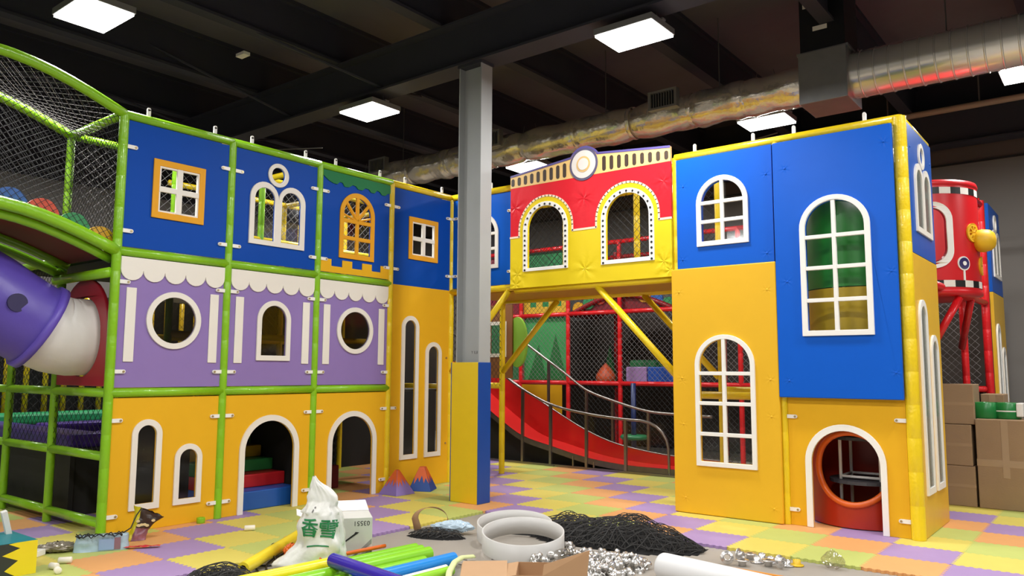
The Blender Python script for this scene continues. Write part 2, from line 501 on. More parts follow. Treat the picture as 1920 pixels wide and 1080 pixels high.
def tall_pair(P, y0=-.028, y1=-.009, s=1.0, yoff=0., x0=.22):
    a = arched_window(P, x0, x0 + .325, .387, 2.31, .06, y0=y0, y1=y1, pane_y=yoff)
    b = arched_window(P, x0 + .46, x0 + .78, .387, 1.966, .06, y0=y0, y1=y1, pane_y=yoff)
    return [a, b]
def std_clips(z_lo, z_hi): return [(.035, z_lo, 1), (.035, z_hi, 1), (1.165, z_lo, -1), (1.165, z_hi, -1)]

# ------------------------------------------------------------------ lime green frame (left block)
GF = thing('lime_play_frame', 'lime green padded tube frame carrying the blue, lilac and amber facade', 'frame', (0, -4.8, 0))
GF_off = Vector((0, -4.8, 0))
def gp(x, y, z): return (x, y + 4.8, z)       # world -> frame-local
YF = YELL
for k in range(4):
    y = -4.8 + 1.2 * k
    mat = LIME if k < 3 else YELL
    o = post(GF, 0, y + 4.8, 0, HT, mat)
for k in range(4):
    y = 1.2 * k
    mt = LIME if k < 3 else YELL
    beam(GF, (0, y, HT), (0, y + 1.2, HT), mt)
    if k < 3:
        beam(GF, (0, y, H2), (0, y + 1.2, H2), LIME); beam(GF, (0, y, H1), (0, y + 1.2, H1), LIME)
    for lx in (.24, .98): put('peg', PEG, GF, loc=(0, y + lx, HT + TR - .008), rot=(0, 0, PI / 2))
post(GF, 0, 4.8, 0, HT, YELL)
# rows behind the facade
for xi in range(1, 5):
    for k in range(5):
        m = LIME if (k == 0 or (k < 3 and xi == 1)) else YELL
        if xi == 2 and k in (1, 2): continue
        if xi in (1, 2) or k in (0, 4): post(GF, -1.2 * xi, 1.2 * k, 0, H2 if (k == 0 and xi > 1) else HT, m, .042)
for xi in range(4):
    if xi == 0: beam(GF, (0, 0, HT), (-1.2, 0, HT), LIME)
    beam(GF, (-1.2 * xi, 0, H2), (-1.2 * xi - 1.2, 0, H2), LIME)
    beam(GF, (-1.2 * xi, 0, H1), (-1.2 * xi - 1.2, 0, H1), LIME); beam(GF, (-1.2 * xi, 0, .74), (-1.2 * xi - 1.2, 0, .74), LIME)
    beam(GF, (-1.2 * xi, 0, .12), (-1.2 * xi - 1.2, 0, .12), LIME)
for k in range(5):
    for z in (H1, H2, HT - .02): 
        if k: beam(GF, (0, 1.2 * k, z), (-2.4, 1.2 * k, z), YELL, .04)
for xi in (1, 2):
    for z in (H2 + .55, HT, H1 + .65):
        beam(GF, (-1.2 * xi, 1.2 if z < 2 else 1.75, z), (-1.2 * xi, 4.8, z), YELL, .04)
beam(GF, (-1.2, 0, HT), (-1.2, 1.2, HT), LIME)
for z0_, z1_, nm in ((H2 - .06, H2 - .03, 'deck'), (H1 - .06, H1 - .03, 'deck')):
    MB().box(-2.4, -.05, .05 if z0_ > 2 else 1.25, 4.75, z0_, z1_).build(nm, DARKV, GF)
MB().box(-2.5, -2.47, 2.4, 7.1, 0, H2).build('dark_sheet', M('added shade sheet', '1d1b19', .9), GF)  # added dark sheets: interior shade behind doorways and windows put into their colour
MB().box(-2.4, -.1, 2.36, 2.38, 0, H1 - .06).build('dark_sheet', M('added shade sheet'), GF)
MB().box(-.53, -.5, .4, 1.15, 0, H1 - .06).build('dark_sheet', M('added shade sheet'), GF)  # added to darken the view through the two ground windows
# nets inside
net('side_net', GF, lambda s, t: (-1.2, s, H2 + t), 4.8, HT - H2, .075, .003, CORDW)
net('side_net', GF, lambda s, t: (-2.4, 2.4 + s, H1 + t), 2.4, HT - H1, .075, .003)
net('side_net', GF, lambda s, t: (-2.4, 2.4 + s, t), 2.4, H1, .075, .003)
net('end_net', GF, lambda s, t: (-s, 0, H2 + t), 1.2, HT - H2, .05, .003)
net('end_net', GF, lambda s, t: (-s, -.005, .74 + t), 2.4, H1 - .74, .075, .003)
net('end_net', GF, lambda s, t: (-1.2 - s, 0, H1 + t), 3.6, H2 - H1, .06, .003)
# arched walkway that leaves the corner to the left
def arc_pts(x, zb, rise, L=2.4, n=14):
    return [(x, -L * i / n, zb + rise * math.sin(PI * i / n) ** 1) for i in range(n + 1)]
MB().tube(arc_pts(0, HT, .30), .05, 10).build('roof_arch', LIME, GF, True)
MB().tube(arc_pts(-1.2, HT, .30), .05, 10).build('roof_arch', LIME, GF, True)
MB().tube(arc_pts(0, H2, .31), .06, 10).build('deck_arch', LIME, GF, True)
MB().tube(arc_pts(-1.2, H2, .31), .06, 10).build('deck_arch', LIME, GF, True)
MB().tube([(p[0], p[1], p[2] - .16) for p in arc_pts(-1.2, H2, .31)], .05, 10).build('deck_arch', LIME, GF, True)
MAROON = M('maroon vinyl', '7a1420', .5)
MB().grid(lambda u, v: (-.06 - 1.08 * v, -2.4 * u, H2 - .05 + .31 * math.sin(PI * u)), 20, 1).build('walkway_deck', MAROON, GF, True)
for xa_ in (-.11, -1.09): MB().tube([(p[0], p[1], p[2] - .075) for p in arc_pts(xa_, H2, .31)], .048, 10).build('deck_arch', LIME, GF, True)
beam(GF, (0, -.06, H2 - .22), (-1.2, -.06, H2 - .22), LIME, .05)
for zz in (H2, HT): beam(GF, (0, -2.4, zz), (-1.2, -2.4, zz), LIME)
for xx in (0, -1.2): post(GF, xx, -2.4, 0, HT, LIME)
net('walkway_net', GF, lambda s, t: (-.02, -s, H2 + .31 * math.sin(PI * s / 2.4) + t), 2.4, HT - H2, .05, .003, CORD, seg=6)
net('walkway_net', GF, lambda s, t: (-1.2, -s, H2 + .31 * math.sin(PI * s / 2.4) + t), 2.4, HT - H2, .05, .003, CORD, seg=6)
net('roof_net', GF, lambda s, t: (-t, -s, HT + .30 * math.sin(PI * s / 2.4) + .02 - .12 * math.sin(PI * t / 1.2)), 2.4, 1.2, .07, .0028, CORDW, seg=6)
DISCC = [('yellow', 'd9a01e'), ('green', '2f8a54'), ('red', 'd24a30'), ('blue', '2b5fae')]
for i, yc in enumerate((-.13, -.38, -.66, -.93)):
    zc = H2 + .31 * math.sin(PI * -yc / 2.4) + .03
    cl = DISCC[i]
    o = MB().prism(circ(0, 0, .145, 26, None, .0, PI), (), -.02, .02).build('railing_disc', M(cl[0] + ' disc', cl[1], .45), GF, False, .006, loc=(-.09, yc, zc), rot=(0, 0, PI / 2))
    o['label'] = cl[0] + ' round railing disc'

# ------------------------------------------------------------------ facade panels on the green frame
def LP(name, label, k, zb, group=None): return Panel(name, label, (0, -4.8 + 1.2 * k), PI / 2, zb, 'panel', group)
E0, E1 = .04, 1.16
# top row
P = LP('facade_panel', 'blue panel with orange square window beside the tallest lime corner post', 0, H2 + TR)
h = cross_window(P, .312, .882, 3.10, 3.71); P.board(rect(E0, E1, H2 + .05, HT - .05), [h], BLUE); P.clips(std_clips(2.925, 3.77))
P = LP('facade_panel', 'blue panel with white twin-arched window and round eye in the green frame', 1, H2 + TR)
hs = twin_window(P, .234, 2.985); P.board(rect(E0, E1, H2 + .05, HT - .05), hs, BLUE); P.clips(std_clips(2.925, 3.77))
P = LP('facade_panel', 'blue panel with green leafy top, orange spoked window and yellow battlements', 2, H2 + TR)
x0, x1, zt, z0 = .316, .889, 3.83, 2.97
fw = .062; cx = (x0 + x1) / 2
inn = arch(x0 + fw, x1 - fw, z0 + fw, zt - fw)
f = P.frame(arch(x0, x1, z0, zt), [inn], ORNG)
zs = zt - (x1 - x0) / 2
P.bar(f, cx - .024, cx + .024, z0 + fw, zt - fw + .01, mat=ORNG)
for bz in (3.235, 3.455): P.bar(f, x0 + fw - .01, x1 - fw + .01, bz - .024, bz + .024, -.0255, mat=ORNG)
for s in (-1, 1):
    a = Vector((cx, -.012, 3.47)); b = Vector((cx + s * .19, -.012, 3.70))
    P.sub(f, MB().tube([a, b], .022, 6), 'spoke', ORNG)
    P.sub(f, MB().tube([a, (cx + s * .215, -.012, 3.53)], .014, 6), 'spoke', ORNG)
P.board(rect(E0, E1, H2 + .05, HT - .05), [inn], BLUE)
P.glaze(f, x0 + fw, x1 - fw, z0 + fw, zt - fw, [x0 + fw, cx, x1 - fw], [z0 + fw, 3.235, 3.455, zt])
lf = [(E0, HT - .05), (E0, 3.97), (.13, 3.915), (.2, 3.893), (.26, 3.89), (.30, 3.925), (.345, 3.925), (.38, 3.88), (.45, 3.885), (.51, 3.925), (.56, 3.92), (.60, 3.885), (.67, 3.885), (.72, 3.925), (.78, 3.92), (.82, 3.885), (.88, 3.885), (.92, 3.93), (.97, 3.92), (1.01, 3.885), (1.07, 3.885), (1.11, 3.92), (E1, 3.93), (E1, HT - .05)]
P.part(MB().prism(lf, (), -.022, -.009), 'leafy_valance', GREENB)
cr = [(E0, H2 + .05)]
xs = [E0, .205, .205, .375, .375, .535, .535, .70, .70, .863, .863, 1.015, 1.015, E1]
zz = [2.935, 2.935, 2.85, 2.85, 2.937, 2.937, 2.85, 2.85, 2.935, 2.935, 2.85, 2.85, 2.937, 2.937]
cr += list(zip(xs, zz)) + [(E1, H2 + .05)]
P.part(MB().prism(cr, (), -.020, -.009), 'battlement', AMBER, .003); P.clips(std_clips(2.925, 3.77))
P = LP('facade_panel', 'blue panel with orange square window at the inner yellow corner', 3, H2)
h = cross_window(P, .318, .892, 3.09, 3.685); P.board(rect(E0, E1, H2, HT - .05), [h], BLUE); P.clips(std_clips(2.925, 3.77))
# middle row
def awning(P):
    n = 5; p_ = (E1 - E0) / n; pts = [(E1, H2 - .05), (E0, H2 - .05)]
    for i in range(n):
        c = E0 + p_ * (i + .5)
        pts += [(c + p_ / 2 * math.cos(PI + PI * j / 10), 2.545 + .105 * math.sin(PI + PI * j / 10)) for j in range(11)]
    q = []
    for a in pts:
        if not q or (abs(a[0] - q[-1][0]) + abs(a[1] - q[-1][1])) > 1e-4: q.append(a)
    P.part(MB().prism(q, (), -.024, -.009), 'scalloped_awning', WHITE, .003)
    for a in (.11, 1.003): P.part(MB().box(a, a + .1, -.02, -.009, 1.64, 2.37), 'pilaster', WHITE, .004)
    P.clips(std_clips(1.545, 2.42))
SMOKE = GLASS('smoked acrylic', 'cfc8b8', .03)
for k, lab in ((0, 'lilac panel with round white window nearest the purple and white tube slide'), (2, 'lilac panel with round white window nearest the steel column')):
    P = LP('facade_panel', lab, k, H1 + TR)
    hole = circ(.612, 2.067, .236, 40)
    f = P.frame(circ(.612, 2.067, .293, 44), [hole]); P.sub(f, MB().prism(hole, (), -.002, .002), 'pane', SMOKE)
    P.board(rect(E0, E1, H1 + .05, H2 - .05), [hole], PURP); awning(P)
P = LP('facade_panel', 'lilac panel with small arched window between the two round windows', 1, H1 + TR)
h = arched_window(P, .387, .835, 1.672, 2.358, .058); P.board(rect(E0, E1, H1 + .05, H2 - .05), [h], PURP); awning(P)
# bottom row
P = LP('facade_panel', 'amber ground panel with one tall and one short arched window', 0, .0)
h1 = arched_window(P, .24, .545, .2, 1.075, .058); h2 = arched_window(P, .69, .99, .2, .807, .055)
P.board(rect(E0, E1, 0.002, H1 - .05), [h1, h2], AMBER); P.clips(std_clips(.17, 1.075))
for k, lab in ((1, 'amber ground panel whose arched doorway shows coloured soft steps'), (2, 'amber ground panel with arched doorway nearest the little volcano pyramids')):
    P = LP('facade_panel', lab, k, 0.)
    def door(x0, x1, zt, r):
        q = arch(x0, x1, .002, zt); return q
    xo0, xo1, xi0, xi1 = .228, 1.007, .293, .94
    # the doorway runs to the floor: outline drawn as one polygon around the opening
    ia = [(xi0 + (xi1 - xi0) / 2 + (xi1 - xi0) / 2 * math.cos(PI * i / 24), .673 + (xi1 - xi0) / 2 * math.sin(PI * i / 24)) for i in range(25)]
    oa = [(xo0 + (xo1 - xo0) / 2 + (xo1 - xo0) / 2 * math.cos(PI * i / 24), .672 + (xo1 - xo0) / 2 * math.sin(PI * i / 24)) for i in range(25)]
    P.board([(E0, .002), (xi0, .002)] + list(reversed(ia)) + [(xi1, .002), (E1, .002), (E1, H1 - .05), (E0, H1 - .05)], [], AMBER)
    P.frame([(xo0, .002), (xi0, .002)] + list(reversed(ia)) + [(xi1, .002), (xo1, .002)] + oa, [], WHITE, name='door_surround')
    P.clips(std_clips(.17, 1.075))
P = LP('facade_panel', 'tall amber panel with two slim arched windows behind the volcano pyramids', 3, 0.)
hs = tall_pair(P); P.board(rect(E0, E1, .002, H2), hs, AMBER); P.clips([(.035, .17, 1), (.035, 1.075, 1)])
for zz in (.55, 1.75): P.part(MB().tube([(1.11, -.009, zz), (1.11, -.018, zz)], .014, 8), 'bolt', BOLT)

# ------------------------------------------------------------------ soft steps and things inside the left block
STEPC = [('blue', '1c55a8'), ('red', 'b81c22'), ('green', '2c7a3e'), ('yellow', 'c09a20')]
ZT_ = [0, .21, .36, .50, .64]
for i, (nm, hx) in enumerate(STEPC):
    o = MB().box(-1.3, -.15 - .25 * i, -3.5, -2.47, ZT_[i], ZT_[i + 1] - .002).build('soft_step', M(nm + ' step vinyl', hx, .4, bump=.05, bscale=12), None, False, .012)
    tag(o, '%s foam step block inside the arched doorway' % nm, 'step', 'foam steps in the doorway')
o = MB().box(-1.1, -.75, -1.9, -1.35, 0, .3).build('soft_block', M('dull red vinyl', '6b1c22', .5), None, False, .015)
tag(o, 'dark red low foam block inside the doorway by the volcano pyramids', 'block')
# tube slide at the left edge
TS = thing('tube_slide', 'white and purple plastic tube slide leaving a red square panel', 'slide', (-.6, -4.8, H1))
rp = [(-.54, 0.06), (.54, .06), (.54, .75)] + [(.54 * math.cos(PI * i / 18), .62 + .52 * math.sin(PI * i / 18)) for i in range(1, 18)] + [(-.54, .75)]
hole = circ(0, .55, .40, 36)
MB().prism(rp, [hole], -.02, .015).build('slide_mouth_panel', M('red plastic', 'a3182a', .35), TS, False, .008)
ax = [Vector((0, .02, .55)), Vector((0, -.14, .545)), Vector((-.01, -.28, .57)), Vector((-.02, -.42, .635)), Vector((-.04, -.56, .715)), Vector((-.07, -.70, .81)), Vector((-.12, -.86, .93)), Vector((-.2, -1.04, 1.05)), Vector((-.38, -1.2, 1.1)), Vector((-.7, -1.32, 1.1)), Vector((-1.1, -1.38, 1.02)), Vector((-1.5, -1.4, .85)), Vector((-1.9, -1.4, .6))]
def tseg(i0, i1, nm, mt, r0=.385):
    pts = []
    for i in range(i0, i1):
        for q in range(5): pts.append(ax[i].lerp(ax[i + 1], q / 5))
    pts.append(ax[i1])
    return MB().tube(pts, r0, 28, caps=False).build(nm, mt, TS, True)
tseg(0, 3, 'white_tube', M('white rotomoulded plastic', 'd9d5cf', .4, bump=.35, bscale=5))
tseg(3, 11, 'purple_tube', M('purple rotomoulded plastic', '5a48a8', .4, bump=.35, bscale=5), .40)
d = (ax[4] - ax[2]).normalized()
MB().tube([ax[3] - d * .035, ax[3] + d * .035], .435, 28).build('purple_flange', M('purple flange plastic', '6450b8', .4), TS, True)
o = MB().prism(circ(0, 0, .085, 20), (), -.012, .012).build('port_hole', M('dark port', '2b2450', .4), TS, loc=tuple(ax[5] + Vector((.395, -.04, .02))), rot=(0, 0, PI / 2))

# trampoline area seen through the lower left bays
TRAM = thing('trampoline_bed', 'purple padded trampoline platform behind the lower green rails', 'trampoline', (-3.0, -3.4, 0))
PADP = M('purple pad vinyl', '54399a', .3, bump=.1, bscale=8); PADG = M('green pad vinyl', '2f9a63', .35)
MB().box(-1.6, 1.6, -1.15, -.75, .70, .86).build('edge_pad', PADP, TRAM, False, .04)
MB().box(-1.6, 1.6, .75, 1.15, .70, .86).build('edge_pad', PADP, TRAM, False, .04)
MB().box(1.25, 1.7, -.75, .75, .70, .86).build('edge_pad', PADP, TRAM, False, .04)
MB().box(-.4, .0, -.75, .75, .70, .88).build('edge_pad', PADP, TRAM, False, .04)
MB().box(-2.0, -1.6, -1.15, 1.15, .78, .94).build('edge_pad', PADG, TRAM, False, .04)
MB().box(-1.6, 1.25, -.75, .75, .72, .74).build('jump_mat', DARKV, TRAM)
MB().box(-1.6, 1.72, -1.17, -1.12, 0.0, .70).build('skirt', DARKV, TRAM)
MB().box(1.66, 1.70, -1.12, 1.15, 0.0, .70).build('skirt', DARKV, TRAM)
EN = thing('padded_post_fence', 'black wall of yellow padded posts behind the trampoline', 'fence', (-5.3, -3.4, 0))
MB().box(-.03, .03, -1.9, 3.0, 0, 2.72).build('dark_panel', M('black fence cloth', '100f10', .8), EN)
pm = MB().tube([(0, 0, .88), (0, 0, 2.7)], .042, 8).mesh('padded_post', YELL, True)
for i in range(18): put('padded_post', pm, EN, loc=(.09, -1.8 + .265 * i, 0))
net('post_net', EN, lambda s, t: (.15, -1.9 + s, .90 + t), 4.8, 1.8, .1, .003)

# ------------------------------------------------------------------ yellow frame: back facade, bridge, tower
YFm = thing('yellow_play_frame', 'yellow padded tube frame of the bridge and right tower', 'frame', (0, 0, 0))
beam(YFm, (0, 0, HT), (1.2, 0, HT), YELL); beam(YFm, (0, 0, H2 - .02), (1.2, 0, H2 - .02), YELL)
beam(YFm, (3.6, 0, HT), (6.04, 0, HT), YELL, .05); beam(YFm, (3.6, 1.2, HT), (6.04, 1.2, HT), YELL)
beam(YFm, (6.04, 0, HT), (6.04, 1.2, HT), YELL, .05)
for x_ in (3.6, 4.8): post(YFm, x_, 0, 0, HT, YELL); 
post(YFm, 6.04, 0, 0, HT + .02, YELL, .066)
for x_ in (3.6, 4.8): post(YFm, x_, 1.2, 0, HT, YELL)
post(YFm, 6.0, 1.2, 0, HT - .06, YELL)
for x_ in (1.2,): post(YFm, x_, 0, H2 - .05, HT, YELL); 
for x_ in (0, 1.2, 2.4): post(YFm, x_, 1.2, H2 - .05 if x_ else 0, HT, YELL)
beam(YFm, (0, 1.2, H1), (-1.2, 1.2, H1), YELL)
beam(YFm, (0, 1.2, H2 - .06), (3.6, 1.2, H2 - .06), YELL, .055); beam(YFm, (0, 1.2, HT), (3.6, 1.2, HT), YELL)
beam(YFm, (1.2, 0, H2 - .06), (3.6, 0, H2 - .06), YELL, .05); beam(YFm, (1.2, 0, HT - .1), (3.6, 0, HT - .1), YELL)
for z in (H1, H2 + .12): beam(YFm, (3.6, 1.2, z), (6.0, 1.2, z), YELL)
beam(YFm, (3.6, 0.6, H1 - .05), (4.8, .6, H1 - .05), YELL)
beam(YFm, (2.5, 0, 2.63), (3.56, 0, 1.53), YELL, .043, 'brace'); beam(YFm, (1.08, 0, 2.66), (.03, 0, 1.55), YELL, .043, 'brace')
beam(YFm, (1.05, 1.2, 2.61), (0, 1.2, 1.54), YELL, .043, 'brace'); beam(YFm, (2.5, 1.2, 2.61), (3.56, 1.2, 1.5), YELL, .043, 'brace')
MB().box(.02, 3.58, .04, 1.16, H2 - .07, H2 - .03).build('deck', M('mustard deck vinyl', 'b98a1c', .5), YFm)
for lx in (.35, .75): put('peg', PEG, YFm, loc=(lx, 0, HT + TR - .008))
for lx in (3.85, 4.55, 5.0, 5.72): put('peg', PEG, YFm, loc=(lx, 0, HT + TR - .004))
net('bridge_net', YFm, lambda s, t: (s, 1.2, H2 + t), 3.6, HT - H2, .07, .003)
net('bridge_net', YFm, lambda s, t: (1.2 + s, .05, H2 + t), 2.4, HT - H2 - .1, .07, .003)
# lower-left net beside the bridge post
net('side_net', YFm, lambda s, t: (0, 1.2 - s, H1 + t), 1.2, H2 - H1, .07, .003)

P = Panel('facade_panel', 'blue panel with white arched window half hidden behind the steel column', (0, 0), 0., H2 + .03)
h = arched_window(P, .285, .897, 2.99, 3.785, .055, bars_x=(.591,), bars_z=(3.27, 3.485))
P.board(rect(.04, 1.15, H2 + .03, HT - .05), [h], BLUEP); P.clips(std_clips(2.925, 3.77))

# bridge: padded red and yellow arcade front
bx0, bx1, bz0 = 1.165, 3.575, 2.672
B = Panel('arcade_front', 'padded red and yellow bridge front with two arched openings and round crest', (0, 0), 0., bz0)
yf, yb = -.085, -.045
def a_in(x0, x1, z0, zt): return arch(x0, x1, z0, zt, None, 26)
I1 = a_in(1.46, 2.045, 2.93, 3.745); I2 = a_in(2.682, 3.283, 2.935, 3.748)
W1 = a_in(1.388, 2.113, 2.887, 3.802); W2 = a_in(2.612, 3.352, 2.884, 3.806)
crest_c, crest_r = (2.36, 4.205), .232
btn_low = [(1.29, 2.86), (2.37, 2.86), (3.47, 2.86), (1.26, 2.72), (3.55, 2.75)]
btn_hi = [(1.25, 3.77), (2.36, 3.76), (3.48, 3.82)]
btn = btn_low + btn_hi
PY = PAD('yellow padded vinyl', 'e2c81e', [(x_, z_ - bz0 + bz0) for x_, z_ in btn]); PR = PAD('red padded vinyl', 'd81e2c', btn)
zr = 3.368
yel = [(bx0, bz0), (bx1, bz0), (bx1, zr), (3.415, zr)] 
r2 = (3.415 - 2.54) / 2; c2 = (3.415 + 2.54) / 2; r1 = (2.182 - 1.32) / 2; c1 = (2.182 + 1.32) / 2
s2, s1 = 3.883 - r2, 3.879 - r1
arcA = [(c2 + r2 * math.cos(PI * i / 24), s2 + r2 * math.sin(PI * i / 24)) for i in range(25)]
arcB = [(c1 + r1 * math.cos(PI * i / 24), s1 + r1 * math.sin(PI * i / 24)) for i in range(25)]
yel += arcA + [(2.54, zr), (2.182, zr)] + arcB + [(1.32, zr), (bx0, zr)]
B.part(MB().prism(yel, [I1, I2], yf, yb), 'yellow_padding', PY, .008)
red = [(bx0, zr), (1.32, zr)] + list(reversed(arcB)) + [(2.182, zr), (2.54, zr)] + list(reversed(arcA)) + [(3.415, zr), (bx1, zr), (bx1, 4.05), (bx0, 4.05)]
B.part(MB().prism(red, [], yf, yb), 'red_padding', PR, .006)
def offs(pts, d):
    o = []
    for i in range(len(pts)):
        a = Vector(pts[max(i - 1, 0)]); b = Vector(pts[min(i + 1, len(pts) - 1)])
        t = (b - a); t = t.normalized() if t.length > 1e-9 else Vector((1, 0)); o.append((pts[i][0] - t.y * d, pts[i][1] + t.x * d))
    return o
pl = [(bx0, zr), (1.32, zr)] + list(reversed(arcB)) + [(2.182, zr), (2.54, zr)] + list(reversed(arcA)) + [(3.415, zr), (bx1, zr)]
mm = MB()
for a, b in zip(pl[:-1], pl[1:]):
    a = Vector(a); b = Vector(b)
    if (b - a).length < 1e-5: continue
    t = (b - a).normalized(); nn = Vector((-t.y, t.x)) * .013; e = t * .006
    mm.add([(*((a - e - nn).to_tuple()[:1]), yf - .004, (a - e - nn).y), ((b + e - nn).x, yf - .004, (b + e - nn).y), ((b + e + nn).x, yf - .004, (b + e + nn).y), ((a - e + nn).x, yf - .004, (a - e + nn).y),
            ((a - e - nn).x, yf + .002, (a - e - nn).y), ((b + e - nn).x, yf + .002, (b + e - nn).y), ((b + e + nn).x, yf + .002, (b + e + nn).y), ((a - e + nn).x, yf + .002, (a - e + nn).y)],
           [(0, 1, 2, 3), (0, 4, 5, 1), (1, 5, 6, 2), (2, 6, 7, 3), (3, 7, 4, 0)])
B.part(mm, 'cream_piping', CREAM)
for W_, I_, nm in ((W1, I1, 1), (W2, I2, 2)):
    f = B.frame(W_, [I_], WHITEP, yf - .012, yf + .001)
    # bulb dots down the jambs and round the head
    xa, xb = W_[0][0], W_[1][0]; zt = max(p_[1] for p_ in W_); rr_ = (xb - xa) / 2 - .034; cxx = (xa + xb) / 2; zsp = zt - (xb - xa) / 2
    dm = MB(); pts = []
    zz0 = W_[0][1] + .02
    nj = 8
    for i in range(nj): pts += [(cxx - rr_, zz0 + (zsp - zz0) * i / nj), (cxx + rr_, zz0 + (zsp - zz0) * i / nj)]
    for i in range(13): pts.append((cxx + rr_ * math.cos(PI * i / 12), zsp + rr_ * math.sin(PI * i / 12)))
    dot = MB().tube([(0, 0, 0), (0, -.006, 0)], .0145, 10).mesh('bulb_dot', BLACKP)
    for (px, pz) in pts: put('bulb_dot', dot, f, loc=(px, yf - .011, pz))
TAN = M('tan frieze', 'e6be78', .45); SLOT = M('brown slot', '3a2a20', .6); VIO = M('violet edging', '564c8c', .5)
a0 = math.asin((4.325 - crest_c[1]) / crest_r)
cb = [(crest_c[0] + crest_r * math.cos(a0 + (PI - 2 * a0) * i / 20), crest_c[1] + crest_r * math.sin(a0 + (PI - 2 * a0) * i / 20)) for i in range(21)]
top = [(bx0, 4.05), (bx1, 4.05), (bx1, 4.232)] + cb + [(bx0, 4.222)]
B.part(MB().prism(top, [], yf, yb), 'frieze', TAN, .004)
edge = [(bx1, 4.232)] + cb + [(bx0, 4.222)]
em = MB()
for a, b in zip(edge[:-1], edge[1:]):
    em.add([(a[0], yf - .004, a[1]), (b[0], yf - .004, b[1]), (b[0], yf - .004, b[1] - .022), (a[0], yf - .004, a[1] - .022), (a[0], yb, a[1] + .006), (b[0], yb, b[1] + .006), (a[0], yf - .004, a[1] + .006), (b[0], yf - .004, b[1] + .006)],
           [(0, 3, 2, 1), (6, 0, 1, 7), (6, 7, 5, 4)])
B.part(em, 'violet_edging', VIO)
for i in range(9):
    for side in (0, 1):
        x_ = (1.209 + (2.062 - 1.209) * i / 8) if side == 0 else (2.662 + (3.523 - 2.662) * i / 8)
        zt = (4.18 + (4.266 - 4.18) * i / 8) if side == 0 else (4.265 + (4.183 - 4.265) * i / 8)
        zb_ = 4.075; r_ = .026
        s_ = [(x_ + r_ * math.cos(PI * j / 8), zt - r_ + r_ * math.sin(PI * j / 8)) for j in range(9)] + [(x_ + r_ * math.cos(PI + PI * j / 8), zb_ + r_ + r_ * math.sin(PI + PI * j / 8)) for j in range(9)]
        B.part(MB().prism(s_, (), yf - .003, yf + .001), 'frieze_slot', SLOT)
for r_, nm, mt, dy in ((.212, 'crest_ring', M('slate crest', '55506e', .5), .008), (.182, 'crest_ring', M('pale crest', 'd8d2cc', .5), .012), (.103, 'crest_ring', M('tan crest', 'd9b070', .5), .016), (.078, 'crest_ring', M('pale crest', 'd8d2cc', .5), .020)):
    B.part(MB().prism(circ(crest_c[0], crest_c[1], r_, 36), (), yf - dy, yf - dy + .006), nm, mt)
for bx, bz in btn[:3] + btn_hi:
    B.part(MB().tube([(bx, yf - .004, bz), (bx, yf + .003, bz)], .012, 8), 'button', PR if bz > zr else PY)

# ------------------------------------------------------------------ right tower front
def btns(P, mt, pts, y): 
    for x_, z_ in pts: P.part(MB().lathe([(.0001, -.007), (.008, -.006), (.013, -.002), (.014, .002)], (x_, y, z_), 10, 'y'), 'button', mt, 0, True)
bl = [(3.72, 3.72), (4.70, 3.72), (3.70, 2.86), (4.69, 2.85)]
T = Panel('tower_panel', 'blue padded tower panel with small arched white window, beside the arcade front', (0, 0), 0., 2.754)
h = arched_window(T, 3.887, 4.497, 2.99, 3.785, .055, WHITEP, bars_x=(4.195,), bars_z=(3.27, 3.487), y0=-.085, y1=-.06, rise=.305, bevel=.009, pane_y=-.04)
PB1 = PAD('blue padded vinyl', '0a5ac8', bl + [(4.92, 3.74), (5.91, 3.86), (4.9, 1.48), (5.93, 1.57), (4.91, 2.52), (5.93, 2.56)], .36, 34., .18)
T.board(rect(3.635, 4.768, 2.754, 4.045), [h], PB1, -.062, -.012, 'padding'); btns(T, PB1, bl, -.062)
T = Panel('tower_panel', 'tall blue padded tower panel with eight-pane arched window over the small doorway', (0, 0), 0., 1.308)
h = arched_window(T, 5.06, 5.755, 1.94, 3.388, .055, WHITEP, bars_x=(5.405,), bars_z=(2.305, 2.64, 2.965), y0=-.125, y1=-.094, rise=.33, bevel=.010, pane_y=-.07)
T.board(rect(4.79, 5.985, 1.308, 4.04), [h], PB1, -.098, -.048, 'padding', .012); btns(T, PB1, [(4.92, 3.74), (5.91, 3.86), (4.9, 1.48), (5.93, 1.57), (4.91, 2.52), (5.93, 2.56)], -.098)
T = Panel('tower_panel', 'tall amber padded tower panel with eight-pane arched window left of the doorway', (0, 0), 0., 0.)
h = arched_window(T, 3.848, 4.537, .535, 1.98, .05, WHITEP, bars_x=(4.187,), bars_z=(.885, 1.222, 1.552), y0=-.12, y1=-.09, rise=.335, bevel=.010, pane_y=-.07)
ylb = [(3.66, 2.48), (4.69, 2.45), (3.68, 1.50), (4.70, 1.49), (3.69, .98), (4.70, 1.1), (3.70, .17), (4.70, .15), (3.69, 1.46)]
PA = PAD('amber padded vinyl', 'e6b42c', ylb, .38, 34., .18)
T.board(rect(3.565, 4.79, .004, 2.75), [h], PA, -.094, -.047, 'padding', .012); btns(T, PA, ylb[:8], -.094)
T = Panel('tower_panel', 'amber board with arched doorway at the foot of the right tower', (4.8, 0), 0., 0.)
xo0, xo1, xi0, xi1 = .213, .99, .275, .933
ia = [(xi0 + (xi1 - xi0) / 2 + (xi1 - xi0) / 2 * math.cos(PI * i / 24), .655 + (xi1 - xi0) / 2 * math.sin(PI * i / 24)) for i in range(25)]
oa = [(xo0 + (xo1 - xo0) / 2 + (xo1 - xo0) / 2 * math.cos(PI * i / 24), .66 + (xo1 - xo0) / 2 * math.sin(PI * i / 24)) for i in range(25)]
T.board([(.045, .002), (xi0, .002)] + list(reversed(ia)) + [(xi1, .002), (1.175, .002), (1.175, H1), (.045, H1)], [], AMBER)
